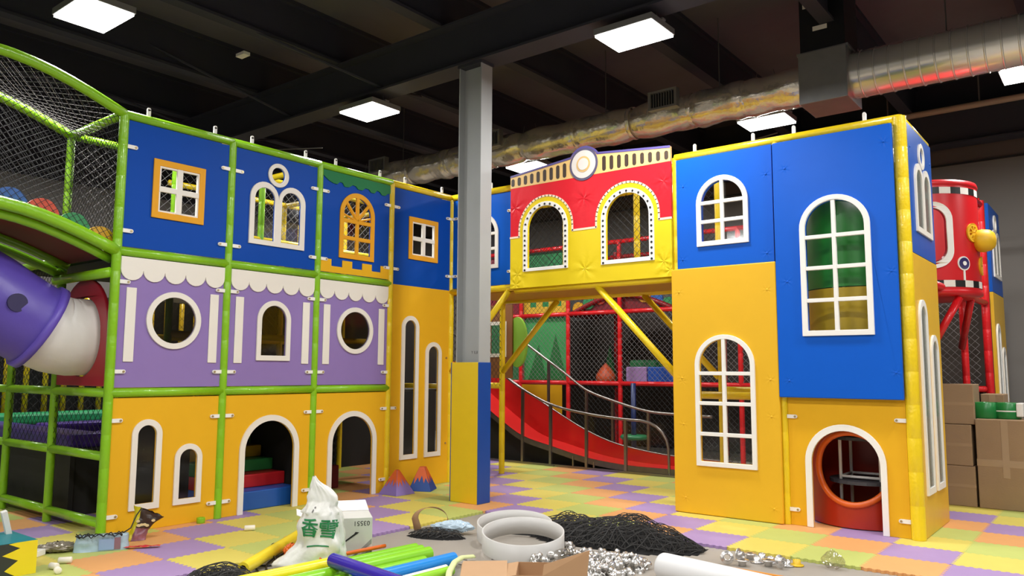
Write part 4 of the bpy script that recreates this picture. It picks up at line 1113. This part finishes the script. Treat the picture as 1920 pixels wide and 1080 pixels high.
# ------------------------------------------------------------------ black netting heaps on the floor
def heap(name, label, cx, cy, ax_, ay_, hh, rot, layers, seed, cell=.032, bumps=(), group=None, thick=.0035):
    rnd = random.Random(seed)
    t = thing(name, label, 'net', (cx, cy, FZ), rot, group)
    def hf(x, y):
        q = (x / ax_) ** 2 + (y / ay_) ** 2
        wob = .18 * noise.noise(Vector((x * 3 + seed, y * 3, seed * .37))) + .10 * noise.noise(Vector((x * 8, y * 8 + seed, 2)))
        q += wob
        if q >= 1: return 0
        z = hh * (1 - q) ** .55
        for (bx, by, br, bh) in bumps: z += bh * math.exp(-((x - bx) ** 2 + (y - by) ** 2) / br ** 2)
        return z * (1 + .25 * noise.noise(Vector((x * 6, y * 6, seed))))
    core = MB()
    N = 36
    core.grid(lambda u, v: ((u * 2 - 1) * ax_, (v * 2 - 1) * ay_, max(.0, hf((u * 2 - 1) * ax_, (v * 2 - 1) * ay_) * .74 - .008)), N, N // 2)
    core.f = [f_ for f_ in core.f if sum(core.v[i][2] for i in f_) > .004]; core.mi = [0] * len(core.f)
    core.build('dark_core', M('shadowed net', '0b0a0a', .95), t, True)  # added solid blob; darkness between the cords is put into its colour
    mb = MB(); big = max(ax_, ay_) * 1.25
    for l in range(layers):
        th = rnd.uniform(-.5, .5); ox, oy = rnd.uniform(-.1, .1), rnd.uniform(-.1, .1)
        lev = .72 + .52 * (l + 1) / layers
        sc = rnd.uniform(.9, 1.3)
        for fam in (1, -1):
            k = -big
            while k < big:
                pts = []
                s = -big
                while s < big:
                    u = s; v = k
                    if fam == -1: u, v = v, u
                    a = th + PI / 4
                    x = ox + u * math.cos(a) - v * math.sin(a); y = oy + u * math.sin(a) + v * math.cos(a)
                    nv = noise.noise_vector(Vector((x * 4 + l * 3.1, y * 4, l)))
                    x += nv.x * .09; y += nv.y * .09
                    z = hf(x, y)
                    if z > .012: pts.append((x, y, z * lev + .012 * nv.z + .006 * noise.noise(Vector((x * 11, y * 11, l)))))
                    else:
                        if len(pts) > 2: mb.tube(pts, thick, 3, caps=False)
                        pts = []
                    s += .026
                if len(pts) > 2: mb.tube(pts, thick, 3, caps=False)
                k += cell * sc
    # clip under the floor
    mb.v = [(a, b, max(c, .003)) for a, b, c in mb.v]
    mb.build('net_cords', M('heap net cord', '262422', .65, var=.25), t)
    return t
heap('net_heap', 'large heap of black safety netting behind the white hoop', 3.72, -1.80, .92, .40, .15, .10, 4, 1, .062,
     bumps=((.28, .05, .24, .09), (-.55, .1, .2, .03)), thick=.004)
heap('net_heap', 'smaller heap of black netting between the white hoop and the foam mats', 2.76, -1.95, .40, .22, .13, .35, 3, 5, .058, thick=.004)
heap('net_heap', 'little tangle of black netting under the tan strap', 2.36, -2.72, .30, .12, .07, .4, 3, 9, .045)
heap('net_heap', 'tangle of black netting below the yellow tube', 2.22, -4.92, .28, .22, .10, .3, 3, 12, .06, thick=.004)

# ------------------------------------------------------------------ white plastic hoops
HOOP = M('white hoop plastic', 'c2c0bc', .4, var=.02)
def hoop(label, c, r, h, a0=0., a1=2 * PI, tilt=0.):
    m = MB(); n = 64
    full = abs(a1 - a0 - 2 * PI) < 1e-6
    prof = [(r, 0), (r, h), (r - .012, h), (r - .012, 0), (r, 0)]
    m.lathe(prof, n=n, a0=a0, a1=a1)
    o = m.build('plastic_hoop', HOOP, None, True, loc=(c[0], c[1], FZ + .002), fix=True)
    o.data.polygons.foreach_set('use_smooth', [False] * len(o.data.polygons))
    for f_ in o.data.polygons:
        if abs(f_.normal.z) < .5: f_.use_smooth = True
    tag(o, label, 'hoop', 'white hoops')
    if tilt: o.rotation_euler = Matrix.Rotation(tilt, 3, Vector((.79, .61, 0))).to_euler(); o.location.z = FZ + .002 + r * math.sin(tilt)
    return o
hoop('large round white plastic hoop standing on edge of the cardboard', (3.44, -2.755), .36, .155, tilt=math.radians(8.5))
hoop('open white plastic band tucked behind the round hoop', (3.10, -2.44), .35, .15, .58, .58 + 3.95, math.radians(8))

# ------------------------------------------------------------------ pipes and strips
def pipe(label, a, b, r, hexc, nm='foam_pipe', hollow=True, gloss=.3, group='foam pipes in the bundle', bend=0.):
    a, b = Vector(a), Vector(b); d = (b - a)
    L_ = d.length; d.normalize()
    t = thing(nm, label, 'pipe', tuple(a), 0., group)
    pts = [d * (L_ * i / 10) + Vector((0, 0, bend * math.sin(PI * i / 10))) for i in range(11)]
    MB().tube(pts, r, 18, caps=not hollow).build('pipe_wall', M('pipe ' + hexc, hexc, gloss, var=.04), t, True)
    if hollow:
        mi = M('foam bore ' + hexc, hexc, .8)
        MB().tube([p_ for p_ in pts], r * .55, 14, caps=False).build('bore', mi, t, True)
        for q, s in ((pts[0], -1), (pts[-1], 1)):
            m = MB(); n = 18
            a1 = d.orthogonal().normalized(); b1 = d.cross(a1)
            vs = [q + (a1 * math.cos(2 * PI * i / n) + b1 * math.sin(2 * PI * i / n)) * rr_ for rr_ in (r, r * .55) for i in range(n)]
            m.add(vs, [(i, (i + 1) % n, n + (i + 1) % n, n + i) for i in range(n)]); m.build('end_ring', mi, t)
    return t
G1 = '7fc61e'
Zf = FZ
def dirpipe(far, L_, ang, r, z=None):
    z = Zf + r + .002 if z is None else z
    return (far[0], far[1], z), (far[0] + L_ * math.cos(ang), far[1] + L_ * math.sin(ang), z)
dn = math.radians(-94)
a, b = dirpipe((2.70, -3.33), 1.75, dn, .045); pipe('lime foam pipe at the back of the bundle', a, b, .045, G1)
a, b = dirpipe((2.82, -3.38), 1.75, dn, .05); pipe('second lime foam pipe from the back of the bundle', a, b, .05, G1)
a, b = dirpipe((2.95, -3.42), 1.8, dn, .055); pipe('thickest lime foam pipe in the middle of the bundle', a, b, .055, '84c81f')
a, b = dirpipe((3.09, -3.62), 1.5, dn, .045); pipe('lime foam pipe just behind the blue pipe', a, b, .045, G1)
a, b = dirpipe((3.23, -3.42), 1.6, math.radians(-93), .052); pipe('bright blue foam pipe in the bundle', a, b, .052, '1a86d8')
a, b = dirpipe((3.34, -3.63), 1.2, math.radians(-92), .03); pipe('thin white pipe beside the blue pipe', a, b, .03, 'efe6da')
a, b = dirpipe((3.43, -3.66), 1.2, math.radians(-92), .036); pipe('lime strip nearest the cardboard boxes', a, b, .036, '8fcc2c')
pipe('yellow pipe half under the violet pipe', (2.74, -4.24, .07), (2.66, -5.4, .07), .052, 'f0dc1c')
pipe('lime pipe lying beside the white bag', (2.62, -4.25, .03), (2.52, -5.4, .03), .05, '9ad42a')
pipe('violet glossy pipe laid across the top of the bundle', (2.86, -4.37, .13), (4.15, -4.58, .13), .055, '3a2a9a', gloss=.12)
pipe('orange strip between the lime pipes', (2.62, -3.62, .08), (2.60, -4.3, .09), .016, 'd8641c', hollow=False)
pipe('thick yellow foam tube lying alone on the mats', (1.45, -3.54, .052), (2.27, -4.76, .05), .05, 'ecd22a', group=None)
# pale bent strip
t = MB(); pth = [(3.25, -3.2, .0), (3.30, -3.4, .035), (3.40, -3.6, .05), (3.53, -3.8, .035), (3.68, -3.98, .0)]
pp = []
for i in range(len(pth) - 1):
    for q in range(5): pp.append(Vector(pth[i]).lerp(Vector(pth[i + 1]), q / 5))
m = MB()
vs = []
for i, p_ in enumerate(pp):
    s = .026
    dd = (pp[min(i + 1, len(pp) - 1)] - pp[max(i - 1, 0)]).normalized(); sd = Vector((-dd.y, dd.x, 0)) * s
    for k in range(7):
        a = PI * k / 6
        vs.append(p_ + sd * math.cos(a) + Vector((0, 0, s * math.sin(a))))
fs = [(i * 7 + k, i * 7 + k + 1, (i + 1) * 7 + k + 1, (i + 1) * 7 + k) for i in range(len(pp) - 1) for k in range(6)]
o = m.add(vs, fs).build('foam_strip', M('pale green foam', 'd7dfa0', .7), None, True); o.modifiers.new('thick', 'SOLIDIFY').thickness = .006
tag(o, 'pale green split foam strip curling beside the lime strip', 'strip')
random.seed(11)
for i in range(7):
    x_, y_ = 3.62 + random.uniform(-.14, .14), -3.95 + random.uniform(-.12, .14); a = random.uniform(0, PI)
    o = MB().tube([(x_, y_, FZ + .008), (x_ + .09 * math.cos(a), y_ + .09 * math.sin(a), FZ + .008)], .009, 6).build('foam_scrap', M('pale yellow foam', 'ece3a0', .8), None, True)
    tag(o, 'pale yellow foam scrap on the floor beside the cardboard boxes', 'scrap', 'pale foam scraps')
for i in range(10):
    x_, y_ = 3.35 + random.uniform(-.2, .3), -3.25 + random.uniform(-.25, .25); a = random.uniform(0, PI)
    o = MB().tube([(x_, y_, FZ + .004), (x_ + .05 * math.cos(a), y_ + .05 * math.sin(a), FZ + .004)], .003, 5).build('screw', M('dark screw steel', '55524e', .4, metal=.8))
    tag(o, 'small dark screw lying on the concrete near the blue pipe', 'screw', 'loose screws')

# ------------------------------------------------------------------ cardboard boxes at the bottom edge
c = thing('open_cardboard_box', 'open tan cardboard box with raised flap at the bottom edge', 'box', (4.45, -3.75, FZ), math.radians(35))
CARDF = M('tan box board', 'b08a64', .8, var=.05)
def slab(pts, nm, par, mat, th=.005):
    a, b_, c_ = Vector(pts[0]), Vector(pts[1]), Vector(pts[2]); n_ = (b_ - a).cross(c_ - a).normalized() * th
    k = len(pts)
    m = MB(); m.add([tuple(Vector(p_) - n_ * .5) for p_ in pts] + [tuple(Vector(p_) + n_ * .5) for p_ in pts],
                    [tuple(reversed(range(k))), tuple(range(k, 2 * k))] + [(i, (i + 1) % k, (i + 1) % k + k, i + k) for i in range(k)])
    return m.build(nm, mat, par)
hx_, hy_, hz_ = .24, .19, .22
slab([(-hx_, -hy_, 0), (hx_, -hy_, 0), (hx_, hy_, 0), (-hx_, hy_, 0)], 'base', c, CARDF)
slab([(-hx_, -hy_, 0), (hx_, -hy_, 0), (hx_, -hy_, hz_), (-hx_, -hy_, hz_)], 'side', c, CARDF)
slab([(-hx_, hy_, 0), (hx_, hy_, 0), (hx_, hy_, hz_), (-hx_, hy_, hz_)], 'side', c, CARDF)
slab([(-hx_, -hy_, 0), (-hx_, hy_, 0), (-hx_, hy_, hz_), (-hx_, -hy_, hz_)], 'side', c, CARDF)
slab([(hx_, -hy_, 0), (hx_, hy_, 0), (hx_, hy_, hz_), (hx_, -hy_, hz_)], 'side', c, CARDF)
slab([(-hx_, -hy_, hz_), (-hx_, hy_, hz_), (-hx_ - .17, hy_, hz_ - .03), (-hx_ - .17, -hy_, hz_ - .03)], 'flap', c, CARDF)
slab([(-.06, -hy_, hz_), (hx_, -hy_, hz_), (hx_ + .02, -hy_ + .02, hz_ + .17), (-.05, -hy_ + .02, hz_ + .07)], 'flap', c, CARDF)
c2 = thing('cardboard_box', 'closed tan cardboard box left of the open one at the bottom edge', 'box', (4.06, -4.02, FZ), math.radians(40))
MB().box(-.16, .16, -.2, .2, 0, .205).build('carton_body', CARDF, c2, False, .004)
slab([(-.16, -.2, .208), (.16, -.2, .208), (.17, .2, .22), (-.15, .2, .216)], 'flap', c2, CARD2)

# ------------------------------------------------------------------ metal fittings
ALU = M('cast aluminium', 'd6d4d0', .24, metal=.82, var=.08)
FL = MB().lathe([(.024, 0), (.052, 0), (.055, .004), (.055, .008), (.052, .011), (.034, .012), (.031, .016), (.031, .048), (.024, .050), (.024, 0)], n=24).mesh('pipe_flange', ALU, True)
FLY = FL.copy(); FLY.materials.clear(); FLY.materials.append(M('yellow cast paint', 'e0b820', .35))
fl = [((4.97, -1.96), (1.25, .0, .5)), ((5.00, -1.80), (1.5, .2, 1.5)), ((5.09, -1.93), (PI, 0, 0)), ((5.05, -1.66), (PI, .0, 0)), ((5.14, -1.74), (0, 0, 0)), ((5.13, -1.60), (0, .0, 0)), ((5.23, -1.67), (0, 0, 0)), ((5.26, -1.80), (PI, .0, 0)), ((5.36, -1.82), (1.3, 0, 1.2)), ((5.38, -1.70), (0, 0, 0))]
flab = ['upright silver pipe flange showing its face, leftmost of the row', 'tilted silver flange behind the leftmost one', 'upside-down silver flange second from the left', 'upside-down silver flange against the yellow mat edge', 'silver flange standing in the middle of the row', 'silver flange half under the mat edge', 'silver flange right of the middle of the row', 'upside-down silver flange in front of the row', 'tilted silver flange near the yellow one', 'silver flange right beside the yellow one']
for (xy, r_), lb in zip(fl, flab):
    z = FZ + (.002 if r_[0] == 0 else .053 if r_[0] == PI else .056)
    o = put('pipe_flange', FL, None, loc=(xy[0], xy[1], z), rot=r_); tag(o, lb, 'fitting', 'loose flanges by the mats')
o = put('pipe_flange', FLY, None, loc=(5.44, -1.64, FZ + .002)); tag(o, 'single yellow painted flange at the end of the silver row', 'fitting', 'loose flanges by the mats')
# pile of tee clamps
kc = MB(); kc.lathe([(.019, 0), (.026, 0), (.026, .05), (.019, .05), (.019, 0)], n=12)
kc.tube([(.02, 0, .025), (.06, 0, .025)], [.02, .022], 10); kc.box(-.034, -.02, -.008, .008, .012, .038)
KC = kc.mesh('pipe_clamp', ALU, True)
random.seed(21)
n_ = 0
spots = []
for cx_, cy_, rx_, ry_, cnt, zm in ((4.28, -2.62, .28, .2, 62, .07), (3.82, -2.5, .26, .12, 22, .05), (4.42, -2.98, .2, .2, 26, .06), (3.88, -3.02, .12, .14, 16, .07), (4.12, -3.35, .18, .10, 12, .12)):
    for i in range(cnt):
        a = random.uniform(0, 2 * PI); q = math.sqrt(random.random())
        spots.append((cx_ + rx_ * q * math.cos(a), cy_ + ry_ * q * math.sin(a), FZ + .03 + zm * (1 - q) * random.uniform(.2, 1)))
for s_ in spots:
    o = put('pipe_clamp', KC, None, loc=s_, rot=(random.uniform(0, PI), random.uniform(-1, 1), random.uniform(0, 2 * PI)))
    tag(o, 'shiny silver pipe clamp in the spilled pile by the cardboard boxes', 'fitting', 'silver pipe clamps in the pile')

# clear plastic bags
FILM = GLASS('clear plastic film', 'f4f2ee', .16)
def film_bag(label, loc, sx, sy, sz, seed, mat=None, nm='plastic_bag', rz=0., pinch=.35):
    m = MB()
    def fn(u, v):
        a = u * 2 * PI; rr_ = math.sin(PI * min(max(v, .02), .985)) ** .6 * (1 - pinch * v)
        p_ = Vector((math.cos(a) * rr_, math.sin(a) * rr_, v))
        k = 1 + .28 * noise.noise(p_ * 2.6 + Vector((seed, 0, 0))) + .16 * noise.noise(p_ * 7 + Vector((0, seed, 0)))
        return (p_.x * sx * k, p_.y * sy * k, v * sz + .015 * noise.noise(p_ * 9))
    m.grid(fn, 40, 20, True)
    m.v = [(a, b, max(.001, c_)) for a, b, c_ in m.v]
    o = m.build(nm, mat or FILM, None, False, loc=loc, rot=(0, 0, rz))
    return tag(o, label, 'bag')
film_bag('clear crumpled plastic bag at the mat edge right of the flanges', (5.70, -1.55, FZ + .002), .13, .08, .15, 3, rz=-.2, pinch=.6)
film_bag('clear plastic sack among the silver clamps', (3.86, -2.72, FZ + .002), .18, .11, .10, 6, rz=.5)
o = MB().box(4.58, 5.7, -2.42, -2.39, 0, .05).build('orange_board', M('orange foam edge', 'd98a2e', .6), None, loc=(0, .28, FZ), rot=(0, 0, 0)); 
o.rotation_euler = (0, 0, -.02); tag(o, 'orange strip of board lying behind the white roll', 'board')
# white foam roll
t = thing('white_foam_roll', 'thick white foam roll lying at the bottom edge of the photo', 'roll', (4.75, -2.72, FZ), 0.)
MB().lathe([(.0001, 0), (.06, .004), (.088, .012), (.098, .03), (.10, .06), (.10, 1.5), (.0001, 1.5)], (0, 0, .102), 32, 'x').build('roll_body', M('white foam', 'dcdcdc', .5, var=.02), t, True, rot=(0, 0, -.18))

# ------------------------------------------------------------------ white bag, carton, strap
t = thing('white_carton', 'white carton with printed numbers behind the white carrier bag', 'box', (2.31, -3.86, FZ), math.radians(54))
WCARD = M('white card', 'c9c8c0', .6); GREYPR = M('grey print', '8f908c', .6); INK = M('black print', '202020', .6); GPR = M('green print', '1d7a46', .6)
MB().box(-.26, .26, -.17, .17, 0, .36).build('carton_body', WCARD, t, False, .004)
slab([(-.26, .17, .362), (.26, .17, .362), (.24, .30, .43), (-.22, .30, .43)], 'flap', t, M('white card flap', 'e6e5e0', .6))
slab([(-.26, -.165, .362), (-.26, .165, .362), (-.36, .15, .40), (-.36, -.15, .40)], 'flap', t, M('white card flap'))
tm = text_mesh('03551', .055); tm.materials.append(INK)
put('printed_number', tm, t, loc=(.17, -.1725, .315), rot=(PI / 2, PI, 0))
for i in range(3): MB().prism([(.02 + .075 * i, .01), (.06 + .075 * i, .01), (.255, .145 - .07 * i + .04), (.255, .105 - .07 * i + .04)], (), -.1722, -.1705).build('printed_stripe', GREYPR, t)
MB().prism([(.01, .16), (.03, .16), (.13, .225), (.15, .24), (.12, .245), (.11, .23)], (), -.1722, -.1705).build('printed_arrow', INK, t)

bag = thing('carrier_bag', 'tall white plastic carrier bag with green lettering standing by the carton', 'bag', (2.50, -4.22, FZ), math.radians(35))
m = MB()
prof = [(0, .30, .13, -.06), (.05, .31, .14, -.05), (.12, .25, .13, -.02), (.2, .20, .12, 0), (.3, .18, .11, .01), (.4, .17, .10, .01), (.46, .16, .09, .01), (.5, .125, .07, .01), (.54, .12, .05, .02), (.58, .115, .045, .01), (.62, .09, .04, -.01), (.66, .06, .035, -.03), (.70, .03, .02, -.05), (.735, .012, .01, -.06)]
def bagf(u, v):
    k = v * (len(prof) - 1); i = min(int(k), len(prof) - 2); f_ = k - i
    h_, rx_, ry_, ox_ = [prof[i][q] + (prof[i + 1][q] - prof[i][q]) * f_ for q in range(4)]
    a = u * 2 * PI
    ca, sa = math.cos(a), math.sin(a)
    p_ = Vector((ca * .2, sa * .2, h_))
    cr = 1 + .20 * noise.noise(p_ * 7) + .22 * abs(noise.noise(Vector((p_.x * 11, p_.y * 11, p_.z * 5)) + Vector((5, 0, 0)))) - .06 * abs(noise.noise(p_ * 19 + Vector((1, 4, 0)))) - .04
    if h_ > .45: cr += .25 * noise.noise(Vector((ca * 2.5, sa * 2.5, h_ * 9)))
    return (ox_ + rx_ * ca * cr, ry_ * sa * cr * (1.0 if sa < 0 else 1.), max(0.002, h_ + .012 * noise.noise(p_ * 14 + Vector((0, 7, 0)))))
m.grid(bagf, 84, 70, True)
BAGM = M('white bag film', 'dcdbd5', .35, bump=.2, bscale=13, var=.02)
bo = m.build('bag_body', BAGM, bag, True)
bm_ = bmesh.new(); bm_.from_mesh(bo.data); bvh = BVHTree.FromBMesh(bm_); bm_.free()
def print_on_bag(body, size, cx_, cz_, nm, mat, tilt=0., flat=None):
    if flat is None:
        tm = text_mesh(body, size, .0025)
    else: tm = flat
    bm2 = bmesh.new(); bm2.from_mesh(tm); bmesh.ops.triangulate(bm2, faces=bm2.faces)
    for _ in range(2):
        long_e = [e_ for e_ in bm2.edges if e_.calc_length() > .016]
        if long_e: bmesh.ops.subdivide_edges(bm2, edges=long_e, cuts=1)
        bmesh.ops.triangulate(bm2, faces=bm2.faces)
    bm2.to_mesh(tm); bm2.free()
    for v in tm.vertices:
        x_, z_ = v.co.x, v.co.y
        x2, z2 = x_ * math.cos(tilt) - z_ * math.sin(tilt), x_ * math.sin(tilt) + z_ * math.cos(tilt)
        h_ = bvh.ray_cast(Vector((cx_ + x2, -1, cz_ + z2)), Vector((0, 1, 0)))
        y_ = h_[0].y if h_[0] else -.1
        v.co = (cx_ + x2, y_ - .005, cz_ + z2)
    tm.materials.clear(); tm.materials.append(mat)
    return put(nm, tm, bo)
print_on_bag('\u9999\u96ea', .15, .02, .335, 'green_lettering', GPR, -.05)
sm = MB(); sm.add([(-.09 + .02 * i, .012 * math.sin(i * .32), 0) for i in range(10)] + [(-.09 + .02 * i, .012 * math.sin(i * .32) + .010, 0) for i in range(10)], [(i, i + 1, i + 11, i + 10) for i in range(9)])
print_on_bag('', 0, .02, .2, 'green_line', GPR, 0., sm.mesh('green_line', GPR))
sm = MB(); sm.add([(-.02, -.015, 0), (-.008, -.02, 0), (.004, .0, 0), (-.006, .004, 0), (.008, .006, 0), (.02, .012, 0), (.016, .022, 0), (.004, .016, 0)], [(0, 1, 2, 3), (4, 5, 6, 7)])
print_on_bag('', 0, -.03, .485, 'small_mark', M('grey mark', '6a6868', .6), .2, sm.mesh('small_mark', GPR))

# tan strap loop and pale bag on the small net
t = thing('tan_strap', 'tan fabric strap loop standing up behind the small net tangle', 'strap', (2.16, -2.58, FZ))
lp = []
for i in range(25):
    a = -.9 + 4.4 * i / 24
    lp.append((.16 * math.cos(a) * (.95), .10 * math.cos(a) * .8, .14 + .13 * math.sin(a)))
lp = [(-.12, -.06, .0), (-.14, -.07, .08)] + [(.14 * math.cos(PI * (1 - i / 16)), .09 * math.cos(PI * (1 - i / 16)), .13 + .115 * math.sin(PI * i / 16)) for i in range(17)] + [(.135, .08, .10), (.06, .04, .045), (-.04, 0, .03)]
m = MB(); vs = []
for i, p_ in enumerate(lp):
    k_ = max(0., 1 - i / 16.); p_ = Vector(p_); s = Vector((.024, .019, 0)) * (k_ * 1.3) + Vector((.016, -.02, .008)); vs += [p_ - s, p_ + s]
m.add(vs, [(2 * i, 2 * i + 1, 2 * i + 3, 2 * i + 2) for i in range(len(lp) - 1)])
o = m.build('webbing', M('tan webbing', 'a5835e', .75), t, True); o.modifiers.new('thick', 'SOLIDIFY').thickness = .004
film_bag('pale blue and white crumpled plastic bag beside the tan strap', (2.40, -2.52, FZ + .02), .24, .08, .12, 14, M('pale blue film', 'b9cddb', .3, var=.25, vscale=9), rz=.6, pinch=.3)

# orange wrapped bundle and black cables by the white bag
o = film_bag('crumpled orange plastic bundle left of the white bag', (2.02, -4.13, FZ + .002), .10, .08, .13, 17, M('orange film', 'dd6a22', .35, var=.1))
def cable(label, pts, r=.008, grp='black cables'):
    q = []
    P_ = [Vector(p_) for p_ in pts]
    for i in range(len(P_) - 1):
        p0, p1, p2, p3 = P_[max(i - 1, 0)], P_[i], P_[i + 1], P_[min(i + 2, len(P_) - 1)]
        for k in range(6):
            t_ = k / 6
            q.append(.5 * ((2 * p1) + (p2 - p0) * t_ + (2 * p0 - 5 * p1 + 4 * p2 - p3) * t_ ** 2 + (3 * p1 - p0 - 3 * p2 + p3) * t_ ** 3))
    q.append(P_[-1])
    o = MB().tube(q, r, 6).build('black_cable', BLACKP, None, True)
    return tag(o, label, 'cable', grp)
cable('black cable looping over the concrete below the yellow tube', [(1.80, -3.75, .012), (1.93, -3.95, .05), (2.0, -4.3, .0), (2.2, -4.5, -.012), (2.5, -4.6, -.012), (2.8, -4.75, -.012)])
cable('black cable curl beside the orange bundle', [(1.9, -4.1, .03), (1.86, -4.2, .09), (1.95, -4.28, .05), (2.12, -4.35, -.012), (2.06, -4.5, -.012), (2.3, -4.62, -.012)])

# ------------------------------------------------------------------ litter at the lower left
t = thing('printed_box', 'teal-topped toy box with yellow, black and white zigzag print', 'box', (.72, -5.98, .001), 0.)
MB().box(-.25, .25, -.26, .26, 0, .248).build('box_body', M('dark grey print', '2c332f', .5), t)
MB().box(-.25, .25, -.26, .26, .2485, .2515).build('teal_lid', M('teal card', '1f7d86', .45), t)
YPR = M('yellow print', 'e8d21e', .45); WPR = M('white zigzag print', 'ece8e0', .45)
zy = [(.26, 0), (.26, .25), (.12, .25), (.06, .245), (.14, .205), (.02, .165), (.13, .115), (.04, .05), (.12, 0)]
zw = [(-.26, 0), (-.26, .25), (-.10, .235), (-.19, .2), (-.08, .165), (-.17, .12), (-.07, .075), (-.2, .02), (-.2, 0)]
for pts, mt in ((zy, YPR), (zw, WPR)):
    m = MB(); m.prism(list(reversed(pts)) if pts is zw else pts, (), -.0015, 0); o = m.build('zigzag_print', mt, t, loc=(.2502, 0, 0), rot=(0, 0, PI / 2))
m = MB(); m.prism(zy, (), -.0015, 0); m.build('zigzag_print', YPR, t, loc=(0, -.2602, 0))
o = MB().box(-.02, .02, -.02, .02, 0, .2).build('card_strip', M('white card flap'), t, loc=(-.16, .2, .25), rot=(.3, .2, 0))

sn = thing('snack_bag', 'dark open snack bag with yellow side leaning against the amber panel', 'bag', (.40, -4.66, .001), math.radians(58), None)
def snackf(u, v):
    a = u * 2 * PI; wd = .085 + .045 * v ** 2 - .02 * math.sin(PI * v); dp = .055 * (1 - .35 * v)
    cz_ = .25 * v
    x_ = math.cos(a) * wd + .10 * v ** 1.3 + .008 * noise.noise(Vector((u * 9, v * 6, 0)))
    return (x_, math.sin(a) * dp + .02 * noise.noise(Vector((math.cos(a) * 3, v * 7, 3))) + .03 * v, max(0.001, cz_ - .45 * math.cos(a) * wd * v + .01 * noise.noise(Vector((math.cos(a) * 4, math.sin(a) * 4, v * 5)))))
m = MB(); m.grid(snackf, 36, 18, True)
SNK = M('brown snack print', '3a2a20', .3, var=.5, vscale=9)
m.mi = [1 if (math.cos(2 * PI * ((i % 36) + .5) / 36) < -.45) else (2 if (i // 36) < 8 else 0) for i in range(len(m.f))]
m.build('foil_body', [SNK, M('yellow foil print', 'c9bb1c', .3), M('pink foil print', '8c5a68', .3, var=.6, vscale=18)], sn, True)
sd = random.Random(4)
for i in range(7):
    uu, vv = .75 + sd.uniform(-.10, .14), sd.uniform(.5, .85); p_ = Vector(snackf(uu, vv))
    MB().prism(circ(0, 0, .017, 12, .012), (), -.004, 0).build('printed_nut', M('nut print', 'e2cf9a', .5), sn, loc=(p_.x, p_.y - .004, p_.z))
bb = thing('shopping_packet', 'pale blue plastic packet with black cords in front of the lime corner post', 'bag', (.56, -5.04, .001), math.radians(62))
def pk(u, v):
    a = u * 2 * PI; c_, s_ = math.cos(a), math.sin(a)
    w_ = .22 * (abs(c_) ** .5) * (1 if c_ > 0 else -1); d_ = .07 * (abs(s_) ** .5) * (1 if s_ > 0 else -1)
    n_v = noise.noise(Vector((w_ * 8, d_ * 8, v * 3)))
    return (w_ * (1 - .08 * v) + .01 * n_v, d_ * (1 - .25 * v) + .012 * n_v, .13 * v)
m = MB(); m.grid(pk, 40, 8, True); top_i = [8 * 40 + i for i in range(40)]; m.f.append(tuple(top_i)); m.mi.append(0)
m.build('packet_body', M('pale blue print film', 'a3bcc9', .3, var=.3, vscale=12), bb, True)
MB().box(-.02, .1, -.078, -.074, .01, .10).build('printed_figure', M('soft blue print', '8ea9d2', .4), bb)
MB().box(.10, .15, -.076, -.072, .01, .11).build('printed_figure', M('mauve print', '8a6a78', .4), bb)
for k in range(3):
    pts = [(-.2 + .36 * i / 12, -.05 + .05 * math.sin(i * 1.7 + k * 2), .135 + .014 * math.sin(i * 2.3 + k)) for i in range(13)]
    MB().tube(pts, .005, 5).build('cord', BLACKP, bb, True)
MB().tube([(.16, 0, .13), (.22, .05, .16), (.26, .1, .26), (.30, .12, .32)], .006, 5).build('cord', BLACKP, bb, True)
o = MB().grid(lambda u, v: (-.03 + .45 * u, -.03 + .06 * v, .006 + .012 * noise.noise(Vector((u * 9, v * 4, 1))) + .01), 24, 4).build('red_wrapper', M('red film', 'd0303e', .25, var=.3, vscale=10), None, True, loc=(.60, -5.0, .002), rot=(0, 0, math.radians(52)))
tag(o, 'flat red and clear plastic wrapper in front of the pale blue packet', 'wrapper')
film_bag('grey crumpled foil bag left of the pale blue packet', (.36, -5.32, .001), .17, .09, .09, 23, M('grey foil film', '8c8474', .25, metal=.3, var=.4, vscale=14), rz=1.0, pinch=.2)
o = MB().box(-.09, .09, -.06, .06, 0, .05).build('white_box', WHITEP, None, False, .006, loc=(.34, -5.52, .001), rot=(0, 0, .6)); tag(o, 'small white packet beside the teal-topped box', 'box')
FOAMW = M('white foam scrap', 'ece6d6', .7)
for (x_, y_, a, L_, lb) in ((.93, -5.60, .3, .075, 'white foam offcut nearest the teal-topped box'), (.80, -5.49, .9, .10, 'longest white foam offcut of the three on the left mats'), (1.10, -5.62, -.2, .055, 'short white foam offcut closest to the camera'), (.80, -3.79, 1.0, .10, 'lone white foam offcut on the lilac mat by the amber panel')):
    o = MB().lathe([(.0001, 0), (.022, .001), (.026, .005), (.026, L_ - .005), (.022, L_), (.0001, L_)], n=12, ax='x').build('foam_offcut', FOAMW, None, True, loc=(x_, y_, .027), rot=(0, 0, a)); tag(o, lb, 'foam', 'white foam offcuts')
o = MB().lathe([(.0001, 0), (.04, 0), (.042, .004), (.042, .05), (.04, .055), (.022, .055), (.022, .04), (.0001, .04)], n=20).build('foam_plug', LIME, None, True, loc=(.10, -3.84, .001)); tag(o, 'short lime green foam tube end standing by the amber panel', 'foam')
